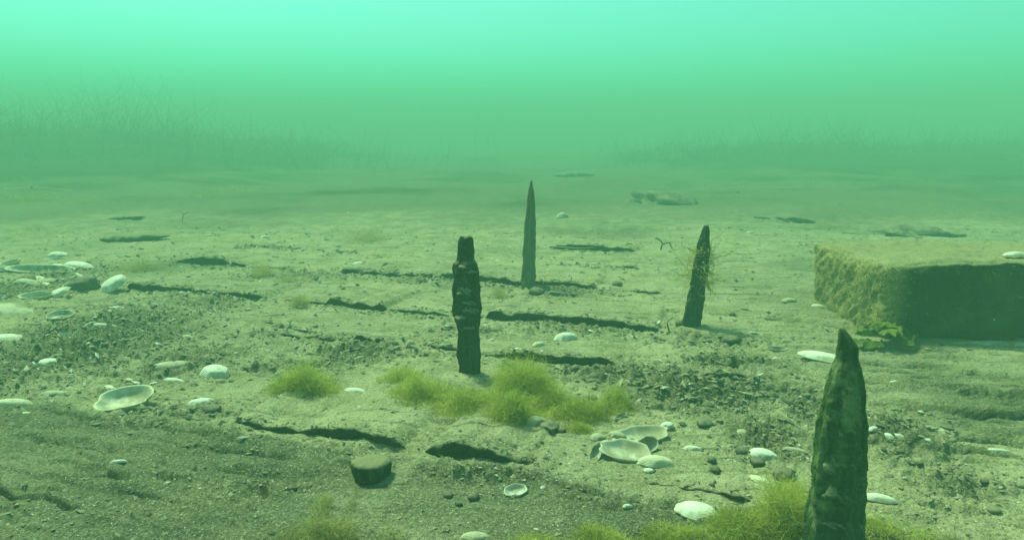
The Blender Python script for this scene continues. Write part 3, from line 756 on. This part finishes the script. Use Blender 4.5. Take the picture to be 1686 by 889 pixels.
# the short drum: flat silted top, dark side
def drum(px, py, wpx):
    x, y, z = spot(px, py)
    L = wpx * math.hypot(y, CAM_H - z) / FPX / 2
    th = np.linspace(0, 2 * math.pi, 40, endpoint=False)
    rows = [(.54, -.6), (.80, -.36), (.95, .0), (1.0, .30), (.99, .46), (.94, .56), (.82, .615), (.60, .635), (.32, .645), (.03, .65)]
    co = []
    for r, h in rows:
        rr = r * (1 + .14 * perlin(np.cos(th) * 1.2, np.sin(th) * 1.2, 220) + .03 * perlin(np.cos(th) * 4 + h * 3, np.sin(th) * 4, 221))
        co.append(np.stack([rr * np.cos(th) * L, rr * np.sin(th) * L * .8, (h + .02 * perlin(np.cos(th) * r * 4, np.sin(th) * r * 4, 222)) * L * 1.15], -1))
    me = mesh_np('rounded_stone', np.vstack(co), grid_faces(len(rows), 40, True), True, {'tone': np.full(len(rows) * 40, .10)})
    o = obj('rounded_stone', me, M_WOOD_DARK, None, 'squat dark stone with flattened silted top in front of the cracked plank', 'stone')
    o.location = (x, y, z + L * .25)
drum(613, 786, 62)

# scattered pebbles in the rubble, alike
GROUPS = [(RUB[0][0], 22, 'silted pebble among the rubble and shells on the side away from the block', 'pebbles in the shell rubble'),
          (RUB[4][0], 26, 'silted pebble in the rough gravel between big algae tuft and mossy peg', 'pebbles in the gravel bed'),
          (RUB[7][0], 14, 'silted pebble on the grained wood beyond the mossy peg', 'pebbles beyond the mossy peg'),
          (RUB[8][0], 10, 'silted pebble on the grained wood beyond the mossy peg', 'pebbles beyond the mossy peg')]
for (cx, cy_, rx, ry), n, lab, g in GROUPS:
    for k in range(n):
        a = random.random() * 6.283; r = random.random() ** .5
        x, y = cx + rx * r * math.cos(a), cy_ + ry * r * math.sin(a)
        L = .0036 + .0045 * random.random() ** 2
        co, f = lump_mesh(2, 500 + k * 3 + int(cx * 90), .42)
        tone = random.choice([.06, .12, .2, .3, .45, .6])
        me = mesh_np('pebble', co * np.array([L * 1.1, L * .85, L * .62]), f, True, {'tone': np.full(len(co), tone)})
        o = obj('pebble', me, M_STONE, None, lab, 'pebble', g)
        o.location = (x, y, gz(x, y) + L * .05); o.rotation_euler = (random.uniform(-.3, .3), random.uniform(-.3, .3), random.random() * 6)

# gravel and shell grit nobody could count
def gravel():
    ic = np.array([[1, 0, 0], [0, 1, 0], [-1, 0, 0], [0, -1, 0], [0, 0, 1], [0, 0, -1.]])
    ifc = np.array([[0, 1, 4], [1, 2, 4], [2, 3, 4], [3, 0, 4], [1, 0, 5], [2, 1, 5], [3, 2, 5], [0, 3, 5]])
    n0 = 420000
    X = rng.uniform(-1.9, 1.9, n0); Yg = .42 + 2.2 * rng.random(n0) ** 1.5
    ok = np.abs(X) < .95 * Yg + .1
    X, Yg = X[ok], Yg[ok]
    u, v = uv(X, Yg)
    p = .022 + .95 * mask(RUB, X, Yg) ** 1.5 - .02 * mask(LAM, X, Yg)
    for s in SEAMS:
        dv = v - edge_v(s, u); p = p + bare(s, u) * (.5 * np.exp(-((dv + .025) / .02) ** 2) + .35 * np.exp(-((dv - .008) / .01) ** 2))
    p = p + .16 * (Yg < .72) * np.clip(perlin(X * 6, Yg * 6, 260) + .3, 0, 1)
    p = p * np.clip(.9 + perlin(X * 14, Yg * 14, 261), 0, 2)
    ok = rng.random(len(X)) < p * 1.4
    X, Yg = X[ok], Yg[ok]
    Zg = ground(X, Yg); n = len(X)
    L = (.0009 + .0036 * rng.random(n) ** 2.2) * np.clip(.75 + .3 * Yg, .8, 1.3)
    L = L * np.where(Yg < .74, .62, .85)
    tone = np.where(rng.random(n) < .2, rng.random(n) * .25, .3 + .62 * rng.random(n)) + .05 * (rng.random(n) < .5)
    # random rotation about z + flattening + skew
    a = np.where(rng.random(n) < .55, ANG + .35 * rng.standard_normal(n), rng.random(n) * 6.283); c, s_ = np.cos(a), np.sin(a)
    jit = 1 + .30 * rng.standard_normal((n, len(ic)))
    sx = L * rng.uniform(.9, 2.6, n); sy = L * rng.uniform(.7, 1.1, n); sz = L * rng.uniform(.35, .8, n)
    bx = ic[None, :, 0] * jit * sx[:, None]; by = ic[None, :, 1] * jit * sy[:, None]; bz = ic[None, :, 2] * jit * sz[:, None]
    tx = rng.uniform(-.5, .5, n)[:, None]
    P = np.stack([bx * c[:, None] - by * s_[:, None] + X[:, None], bx * s_[:, None] + by * c[:, None] + Yg[:, None], bz + tx * bx + Zg[:, None] + .2 * sz[:, None]], -1)
    F = (ifc[None] + (np.arange(n) * len(ic))[:, None, None]).reshape(-1, 3)
    print('gravel', n, len(F))
    return mesh_np('gravel', P.reshape(-1, 3), F, False, {'tone': np.repeat(tone, len(ic))})
obj('gravel', gravel(), M_STONE, None, 'fine gravel, wood crumbs and shell grit strewn over the bed', 'gravel', kind='stuff')

# ------------------------------------------------------------------ filamentous algae
def strands_mesh(name, B, D, length, width, nseg=6, curl=.5, seed=0, gravity=0.0, tone=None):
    """thin ribbons that wander from base points B along D"""
    r = np.random.default_rng(seed); n = len(B)
    P = [B]; d = D / np.linalg.norm(D, axis=1)[:, None]
    for k in range(nseg):
        d = d + curl * r.standard_normal((n, 3)) + np.array([0, 0, -gravity])
        d = d / np.linalg.norm(d, axis=1)[:, None]
        P.append(P[-1] + d * (length / nseg)[:, None])
    P = np.stack(P, 1)                                    # n, nseg+1, 3
    side = r.standard_normal((n, 3)); tang = P[:, -1] - P[:, 0]
    side = np.cross(tang, side); side /= np.linalg.norm(side, axis=1)[:, None] + 1e-9
    taper = np.linspace(1, .25, nseg + 1)[None, :, None]
    off = side[:, None, :] * (np.broadcast_to(width, (n,))[:, None, None] * .5) * taper
    V = np.stack([P - off, P + off], 2).reshape(n, -1, 3)
    k = np.arange(nseg)
    f1 = np.stack([2 * k, 2 * k + 1, 2 * k + 3, 2 * k + 2], -1)
    F = (f1[None] + (np.arange(n) * 2 * (nseg + 1))[:, None, None]).reshape(-1, 4)
    tn = r.random(n) if tone is None else tone
    return mesh_np(name, V.reshape(-1, 3), F, True, {'tone': np.repeat(tn, 2 * (nseg + 1))})

def algae(lobes, label, mat=None, seed=0, curl=1.1, width=.00044, name='algae_tuft', group='tufts of filamentous algae', dens=1.0):
    """lobes: (px, py, width px, depth m, height m, strands)"""
    r = np.random.default_rng(seed)
    Bs, Ds, Ls, Tn = [], [], [], []
    for px, py, wpx, dep, hgt, n in lobes:
        x, y, z = spot(px, py)
        rx = wpx * math.hypot(y, CAM_H - z) / FPX / 2
        n = int(n * dens * 1.55)
        a = r.random(n) * 6.283; q = r.random(n) ** .6
        q = q * (1 + .35 * perlin(np.cos(a) * 1.6 + px * .1, np.sin(a) * 1.6, seed + 310)) * np.where(r.random(n) < .08, 1.35, 1)
        bx, by = x + rx * q * np.cos(a), y + dep / 2 * q * np.sin(a)
        lobz = hgt * np.clip(1 - q ** 2, .12, 1) ** .7 * (.3 + 1.1 * np.clip(.5 + perlin(bx * 22, by * 22, seed + 300), 0, 1))
        nk = max(6, n // 45); kk = r.integers(0, nk, n)                      # gather strands into tufts
        tcx, tcy = bx[:nk], by[:nk]; pull = .5
        bx, by = bx + pull * (tcx[kk] - bx) * r.random(n), by + pull * (tcy[kk] - by) * r.random(n)
        tdir = r.standard_normal((nk, 3)) * np.array([.55, .45, .25])
        bz = ground(bx, by) - .002 + r.random(n) * lobz * .75
        Tn.append(np.clip(.5 + .55 * perlin(bx * 35, by * 35 + bz * 30, seed + 320) + .22 * r.standard_normal(n) + .25 * (bz - bz.min()) / (hgt + 1e-6) - .15, 0, 1))
        Bs.append(np.stack([bx, by, bz], -1))
        Ds.append(np.stack([np.cos(a) * q * .7 + .22 * r.standard_normal(n) + .22, np.sin(a) * q * .7 + .22 * r.standard_normal(n), .28 + .42 * r.random(n)], -1) + tdir[kk])
        Ls.append(np.clip(lobz * r.uniform(.5, 1.1, n), .006, .05))
    B = np.vstack(Bs); D = np.vstack(Ds); L = np.concatenate(Ls)
    c = B.mean(0); c[2] = B[:, 2].min()
    me = strands_mesh(name, B - c, D, L, width * r.uniform(.7, 1.4, len(B)), 4, curl, seed, 0.0, np.concatenate(Tn))
    return obj(name, me, mat or M_ALGAE, None, label, 'algae', group, loc=tuple(c))

algae([(690, 652, 130, .10, .026, 2600), (770, 672, 190, .11, .028, 3600), (860, 650, 110, .10, .060, 3600), (840, 690, 90, .06, .03, 1400), (900, 670, 100, .07, .036, 1800),
       (955, 685, 110, .07, .036, 2400), (1010, 672, 70, .06, .034, 1400), (660, 625, 90, .06, .020, 1100), (950, 708, 60, .03, .016, 700), (740, 665, 260, .10, .014, 2200), (900, 690, 240, .07, .014, 1800)],
      'large yellow-green algae tuft spread round the foot of the dark stepped peg', seed=1, dens=1.1)
algae([(470, 640, 80, .07, .034, 1700), (515, 640, 90, .07, .036, 1900), (540, 650, 50, .05, .02, 600)],
      'smaller fluffy algae tuft set apart beside the large one', seed=2)
algae([(520, 895, 70, .06, .024, 900), (560, 885, 60, .05, .022, 700), (530, 840, 30, .06, .02, 300), (580, 830, 16, .06, .02, 160), (480, 895, 60, .05, .012, 350), (640, 895, 80, .04, .010, 350)],
      'loose brownish algae clump on the bottom edge, dark at its core', M_ALGAE_BROWN, seed=3, curl=.7)
algae([(880, 898, 110, .04, .018, 900), (985, 892, 120, .05, .020, 1200), (1110, 890, 120, .05, .024, 1500), (1215, 876, 130, .06, .026, 1700), (1290, 866, 100, .07, .036, 1900), (1300, 830, 60, .06, .030, 900)],
      'low green algae mat along the bottom edge, running up to the thick mossy peg', seed=4)
algae([(1440, 885, 90, .05, .016, 700), (1520, 890, 120, .04, .010, 500)],
      'thin algae fringe on the far side of the thick mossy peg', seed=5)
algae([(222, 446, 90, .12, .030, 1100)], 'dim round algae tuft just above the tipped-up white clam', M_ALGAE_BROWN, seed=6)
algae([(433, 455, 44, .09, .032, 700), (480, 462, 70, .08, .018, 600)], 'dim algae tuft on a plank seam, between two others', M_ALGAE_BROWN, seed=7)
algae([(495, 503, 50, .08, .026, 700)], 'small dim algae tuft in front of the seam tuft', M_ALGAE_BROWN, seed=8)
algae([(600, 396, 90, .20, .045, 1000), (630, 425, 40, .1, .02, 300)], 'hazy algae hump farthest up the bed', M_ALGAE_BROWN, seed=9)
algae([(820, 490, 40, .05, .02, 300)], 'faint algae sprig beside the foot of the slender pointed peg', M_ALGAE_BROWN, seed=10)
algae([(1385, 545, 46, .04, .028, 260)], 'wispy brown weed sprig at the front corner of the block', M_ALGAE_BROWN, seed=11, curl=.5, name='weed_sprig')
algae([(380, 318, 130, .5, .05, 1100), (330, 325, 90, .4, .04, 600)], 'dim dark weed hump in front of the far weed bank', M_ALGAE_BROWN, seed=13, name='weed_patch', width=.0012)
algae([(50, 330, 170, .4, .05, 1500), (140, 334, 70, .3, .03, 400)], 'brown weed ledge under the pale grass blades', M_ALGAE_BROWN, seed=14, name='weed_patch', width=.001)
algae([(60, 385, 130, .3, .03, 900)], 'low brown weed patch above the shell heap', M_ALGAE_BROWN, seed=12, name='weed_patch')

def moss(root, prof, n, seed, length, rng_h):
    r = np.random.default_rng(seed); zz, cxx, rad = prof
    h = r.uniform(rng_h[0], rng_h[1], n) * zz[-1]; a = r.random(n) * 6.283
    keep = perlin(np.cos(a) * 1.4 + h * 30, np.sin(a) * 1.4 + h * 24, seed) > -.12
    h, a = h[keep], a[keep]; n = len(h)
    rr = np.interp(h, zz, rad) * .98; c = np.interp(h, zz, cxx)
    B = np.stack([c + rr * np.cos(a), rr * .88 * np.sin(a), h], -1)
    D = np.stack([np.cos(a), np.sin(a), r.uniform(-.9, .2, n)], -1)
    me = strands_mesh('moss', B, D, length * r.uniform(.3, 1.1, n), .00045 * r.uniform(.7, 1.6, n), 3, .7, seed)
    obj('moss', me, M_MOSS, root)
M_MOSS = weed_material('peg_moss', (.06, .085, .025), (.17, .20, .06), .4)
for a_ in MOSSY: moss(*a_)

def block_fuzz():
    r = np.random.default_rng(71); me = block.data
    co = np.empty(len(me.vertices) * 3, np.float32); me.vertices.foreach_get('co', co); co = co.reshape(-1, 3)
    no = np.empty(len(me.vertices) * 3, np.float32); me.vertices.foreach_get('normal', no); no = no.reshape(-1, 3)
    w = np.clip(1.2 - co[:, 0] / .05, 0, 1) + .22 * np.exp(-((co[:, 1] - .018) / .015) ** 2) * (co[:, 2] > .115) + .06 * (no[:, 2] > .7)
    w = w * (co[:, 2] > .0) * (co[:, 1] < .3); w = w * np.clip(.6 + perlin(co[:, 0] * 30 + co[:, 2] * 25, co[:, 1] * 30, 72), 0, 2)
    k = r.choice(len(co), 6500, p=w / w.sum())
    B = co[k] + .003 * r.standard_normal((len(k), 3)) * np.array([.6, 1, .6]) - no[k] * .001
    me2 = strands_mesh('growth', B, no[k] + .5 * r.standard_normal((len(k), 3)), r.uniform(.003, .009, len(k)), r.uniform(.0005, .0011, len(k)), 3, .6, 73)
    obj('growth', me2, M_FUZZ, block, label='fuzzy tan growth on the end and upper edge')
M_FUZZ = weed_material('tan_growth', (.28, .24, .10), (.64, .55, .27), .4)
block_fuzz()

# stringy weed on the leaning peg
def string_weed():
    r = np.random.default_rng(21); n = 170
    zz, cxx, rad = profC
    h = r.uniform(.42, .78, n) * zz[-1]
    a = r.random(n) * 6.283
    rr = np.interp(h, zz, rad); c = np.interp(h, zz, cxx)
    B = np.stack([c + rr * np.cos(a), rr * .9 * np.sin(a), h], -1)
    D = np.stack([np.cos(a) + .3, .7 * np.sin(a), r.uniform(-.5, .6, n)], -1)
    L = r.uniform(.025, .085, n)
    me = strands_mesh('stringy_weed', B, D, L, r.uniform(.0010, .0024, n), 12, .55, 22, .02)
    obj('stringy_weed', me, M_STRING, None, 'tangle of yellowish stringy weed caught on the leaning peg', 'weed', loc=locC)
string_weed()

# bright green leafy seaweed by the block
def lettuce(px, py):
    x, y, z = spot(px, py)
    r = np.random.default_rng(31)
    fr = []
    root = empty('leafy_seaweed', (x, y, z), 'bright green leafy seaweed bunched at the foot of the block', 'seaweed')
    for k in range(8):
        nr_, nt_ = 9, 40
        th = np.linspace(0, 2 * math.pi, nt_, endpoint=False); q = np.linspace(.02, 1, nr_)
        Q, T = np.meshgrid(q, th, indexing='ij')
        R0 = r.uniform(.014, .026)
        ruf = .0065 * Q ** 2 * np.sin(T * r.integers(5, 9) + r.random() * 6) + .004 * Q * perlin(np.cos(T) * 3, np.sin(T) * 3 + Q * 4, 330 + k)
        P = np.stack([R0 * Q * np.cos(T) * (1 + .2 * perlin(np.cos(T) * 2 + k, np.sin(T) * 2, 340)), R0 * .8 * Q * np.sin(T), ruf + .5 * R0 * (1 - Q ** 2)], -1).reshape(-1, 3)
        rot = np.array(Matrix.Rotation(r.uniform(-.9, .9), 3, 'X') @ Matrix.Rotation(r.uniform(-.8, .8), 3, 'Y'))
        P = P @ rot.T
        P[:, 2] = np.abs(P[:, 2]) * .75
        P += np.array([r.uniform(-.045, .045), r.uniform(-.018, .018), .002 + .004 * k])
        me = mesh_np('frond', P, grid_faces(nr_, nt_, True), True, {'tone': np.clip(np.full(len(P), r.random()) + .0, 0, 1)})
        obj('frond', me, M_LETTUCE, root)
lettuce(1460, 568)

# ------------------------------------------------------------------ twigs, fragments
def tube(pts, rad, nseg=8):
    pts = np.array(pts, float); n = len(pts); co = []
    for i in range(n):
        t = pts[min(i + 1, n - 1)] - pts[max(i - 1, 0)]; t /= np.linalg.norm(t)
        a = np.cross(t, [0, 0, 1.0]); a = a / (np.linalg.norm(a) + 1e-9) if np.linalg.norm(a) > 1e-3 else np.array([1., 0, 0])
        b = np.cross(t, a); rr = rad * (1 - .5 * i / n)
        for k in range(nseg):
            th = 2 * math.pi * k / nseg; co.append(pts[i] + rr * (a * math.cos(th) + b * math.sin(th)))
    return np.array(co), grid_faces(n, nseg, True)
def twig(paths, rad, label, mat=None, name='twig', cat='twig'):
    """paths: lists of (px, py, height above bed)"""
    cos, fs, off = [], [], 0
    x0, y0, z0 = spot(paths[0][0][0], paths[0][0][1])
    for p in paths:
        pts = []
        for px, py, h in p:
            if h <= .0021: x, y, z = spot(px, py); pts.append((x - x0, y - y0, z + h - z0))
            else:
                x, z = at_depth(px, py, y0); pts.append((x - x0, 0, z - z0))
        fine_ = []
        for i in range(len(pts) - 1):
            for t in np.linspace(0, 1, 6)[:-1]: fine_.append(np.array(pts[i]) * (1 - t) + np.array(pts[i + 1]) * t)
        fine_.append(np.array(pts[-1]))
        fine_ = np.array(fine_); fine_[1:-1] = .25 * fine_[:-2] + .5 * fine_[1:-1] + .25 * fine_[2:]
        c, f = tube(fine_, rad); cos.append(c); fs.append(f + off); off += len(c)
    me = mesh_np(name, np.vstack(cos), np.vstack(fs))
    obj(name, me, mat or M_WOOD_DARK, None, label, cat, loc=(x0, y0, z0))
twig([[(1088, 411, 0), (1091, 400, .01), (1084, 393, .01)], [(1091, 402, .01), (1102, 399, .01), (1106, 408, .0)]], .0028, 'forked bent twig standing on the bed behind the leaning peg')
twig([[(906, 408, .002), (960, 408, .002), (1040, 404, .002)]], .004, 'long thin twig lying along a far seam')
twig([[(905, 486, .002), (940, 487, .002), (980, 482, .002)]], .0055, 'pale stick lying at the foot of the slender pointed peg', M_WOOD_PALE, 'stick', 'stick')
twig([[(300, 366, 0), (302, 352, .01), (292, 346, .01)], [(302, 354, .01), (312, 347, .01)]], .0016, 'tiny forked twig far out on the pale bed')
twig([[(1102, 548, 0), (1098, 530, .01), (1108, 522, .01)]], .0014, 'thin weed stalk rising by the foot of the leaning peg')
def fragment(px, py, wpx, thick, label, rot=0, dep=.05, mat=None):
    x, y, z = spot(px, py); L = wpx * y / FPX / 2
    us = np.linspace(-1, 1, 40); th = np.linspace(0, 2 * math.pi, 14, endpoint=False)
    co = []
    for u in us:
        w = (1 - abs(u) ** 3) * .9 + .1
        yy = np.sign(np.cos(th)) * np.abs(np.cos(th)) ** .5 * dep / 2 * w; zz = np.sign(np.sin(th)) * np.abs(np.sin(th)) ** .5 * thick / 2 * w
        nn = 1 + .25 * perlin(np.cos(th) + u * 6, np.sin(th) + px, 350)
        co.append(np.stack([np.full(14, u * L), yy * nn, zz * nn + .006 * u], -1))
    me = mesh_np('plank_fragment', np.vstack(co), grid_faces(40, 14, True))
    o = obj('plank_fragment', me, mat or M_WOOD_DARK, None, label, 'wood fragment', loc=(x, y, z + thick * .28)); o.rotation_euler[2] = rot
fragment(222, 396, 118, .030, 'dark flat plank fragment on the pale bed above the shell heap', -.05, .12)
fragment(208, 360, 66, .018, 'smaller dark plank fragment farther out on the pale bed', -.1, .10)
fragment(945, 290, 70, .05, 'farthest dark timber faint in the murk behind the slender peg', -.2, .3)

# far rocks and humps
def rock(px, py, wpx, hz, dep, label, seed):
    x, y, z = spot(px, py); L = wpx * y / FPX / 2
    co, f = lump_mesh(4, seed, .55)
    me = mesh_np('rock', co * np.array([L, dep, hz]), f, True, {'tone': np.full(len(co), .12)})
    obj('rock', me, M_STONE, None, label, 'rock', loc=(x, y, z - hz * .25))
rock(1085, 334, 110, .075, .16, 'dark angular rock fading into the green water', 611)
rock(1296, 362, 76, .025, .10, 'low dark hump between the far rock and the block', 612)
rock(1490, 386, 140, .03, .09, 'long low mound on the bed behind the block', 613)

# ------------------------------------------------------------------ eelgrass banks
def eelgrass(name, n, sampler, label, seed, hmin, hmax, width=.0048):
    r = np.random.default_rng(seed)
    x, y = sampler(r, n)
    z = silt(x, y) - .02
    B = np.stack([x, y, z], -1)
    D = np.stack([.25 * r.standard_normal(n) + .15, .2 * r.standard_normal(n), np.ones(n)], -1)
    L = (hmin + (hmax - hmin) * r.random(n) ** 1.8) * (.35 + .8 * np.clip(.5 + 1.2 * fbm(x * .9, y * .9, seed, 2), 0, 1.3))
    L = np.minimum(L, 1.28 - z)
    me = strands_mesh(name, B, D, L, width * r.uniform(.6, 1.3, n), 4, .34, seed + 1, .06)
    return obj(name, me, M_EELGRASS, None, label, 'eelgrass', kind='stuff')
def samp_left(r, n):
    t = -.24 - .80 * r.random(n) ** .9; y = 7.4 + 3.0 * (t + .3) + r.uniform(0, 5.0, n)
    return t * y + .8 * r.standard_normal(n), y
def samp_right(r, n):
    y = r.uniform(7.8, 13.0, n); t = .15 + .75 * r.random(n)
    return t * y + .25 * r.standard_normal(n), y
eelgrass('eelgrass_meadow', 14000, samp_left, 'dark eelgrass bank looming through the murk on the shell heap side', 41, .06, .75)
eelgrass('eelgrass_meadow', 11000, samp_right, 'dark eelgrass bank looming through the murk behind the block', 42, .05, .55)
# single pale blades drifting over the bed
def blade(p, label, w=.005):
    x0, y0, z0 = spot(p[0][0], p[0][1]); pts = []
    for px, py in p:
        x, z = at_depth(px, py, y0); pts.append((x - x0, 0, z - z0))
    pts = np.array(pts); q = []
    for i in range(len(pts) - 1):
        for t in np.linspace(0, 1, 5)[:-1]: q.append(pts[i] * (1 - t) + pts[i + 1] * t)
    q.append(pts[-1]); q = np.array(q)
    o_ = np.array([w * .4, w * .5, w * .45])
    V = np.stack([q - o_ / 2, q + o_ / 2], 1).reshape(-1, 3)
    k = np.arange(len(q) - 1); F = np.stack([2 * k, 2 * k + 1, 2 * k + 3, 2 * k + 2], -1)
    me = mesh_np('grass_blade', V, F, True, {'tone': np.ones(len(V))})
    obj('grass_blade', me, M_PALEBLADE, None, label, 'grass blade', 'loose pale grass blades', loc=(x0, y0, z0))
M_PALEBLADE = weed_material('pale_blade', (.4, .42, .2), (.5, .52, .26), .4)
blade([(62, 306), (50, 297), (36, 291)], 'pale bent grass blade above the brown weed ledge')
blade([(120, 314), (60, 308), (5, 311)], 'long thin grass blade lying on the brown weed ledge')
blade([(1146, 344), (1141, 334), (1136, 325)], 'short pale blade leaning behind the leaning peg')
blade([(1168, 327), (1165, 321), (1164, 313)], 'small pale blade hooked beside another, above the leaning peg')
blade([(858, 360), (848, 352)], 'pale straw-like blade close behind the slender pointed peg', .004)

def specks():
    r = np.random.default_rng(91); n = 160
    y = r.uniform(.6, 2.6, n); x = r.uniform(-.8, .8, n) * y; z = r.uniform(.06, .30, n)
    ic = np.array([[1, 0, 0], [0, 1, 0], [-1, 0, 0], [0, -1, 0], [0, 0, 1], [0, 0, -1.]])
    ifc = np.array([[0, 1, 4], [1, 2, 4], [2, 3, 4], [3, 0, 4], [1, 0, 5], [2, 1, 5], [3, 2, 5], [0, 3, 5]])
    L = .0004 + .0008 * r.random(n) ** 3
    P = ic[None] * L[:, None, None] * r.uniform(.4, 1.6, (n, 1, 3)) + np.stack([x, y, z], -1)[:, None]
    return mesh_np('drifting_silt', P.reshape(-1, 3), (ifc[None] + (np.arange(n) * 6)[:, None, None]).reshape(-1, 3), False, {'tone': np.repeat(r.uniform(.5, 1, n), 6)})
obj('drifting_silt', specks(), M_STONE, None, 'tiny flecks of silt adrift in the open water', 'silt', kind='stuff')

# ------------------------------------------------------------------ the murk of the water
def haze_box(x0, x1, y0, y1, z0, z1):
    v = [(x, y, z) for z in (z0, z1) for y in (y0, y1) for x in (x0, x1)]
    f = [(0, 2, 3, 1), (4, 5, 7, 6), (0, 1, 5, 4), (2, 6, 7, 3), (0, 4, 6, 2), (1, 3, 7, 5)]
    me = bpy.data.meshes.new('haze'); me.from_pydata(v, [], f); me.update()
    m = bpy.data.materials.new('murky_water'); m.use_nodes = True
    n, l = m.node_tree.nodes, m.node_tree.links; n.clear()
    out = n.new('ShaderNodeOutputMaterial'); pv = n.new('ShaderNodeVolumePrincipled')
    pv.inputs['Color'].default_value = HAZE_COLOR
    pv.inputs['Density'].default_value = HAZE_DENSITY
    pv.inputs['Anisotropy'].default_value = 0.0
    l.new(pv.outputs[0], out.inputs['Volume'])
    obj('haze', me, m, None, 'murky green water that swallows everything far away', 'water haze', kind='stuff')
HAZE_COLOR = (.275, .66, .45, 1)
HAZE_DENSITY = .178
haze_box(-300, 300, -40, 100, -1.6, 1.36)
print('tris', sum(sum(len(p.vertices) - 2 for p in o.data.polygons) if len(o.data.polygons) < 20000 else len(o.data.polygons) * (len(o.data.polygons[0].vertices) - 2) for o in bpy.data.objects if o.type == 'MESH'))
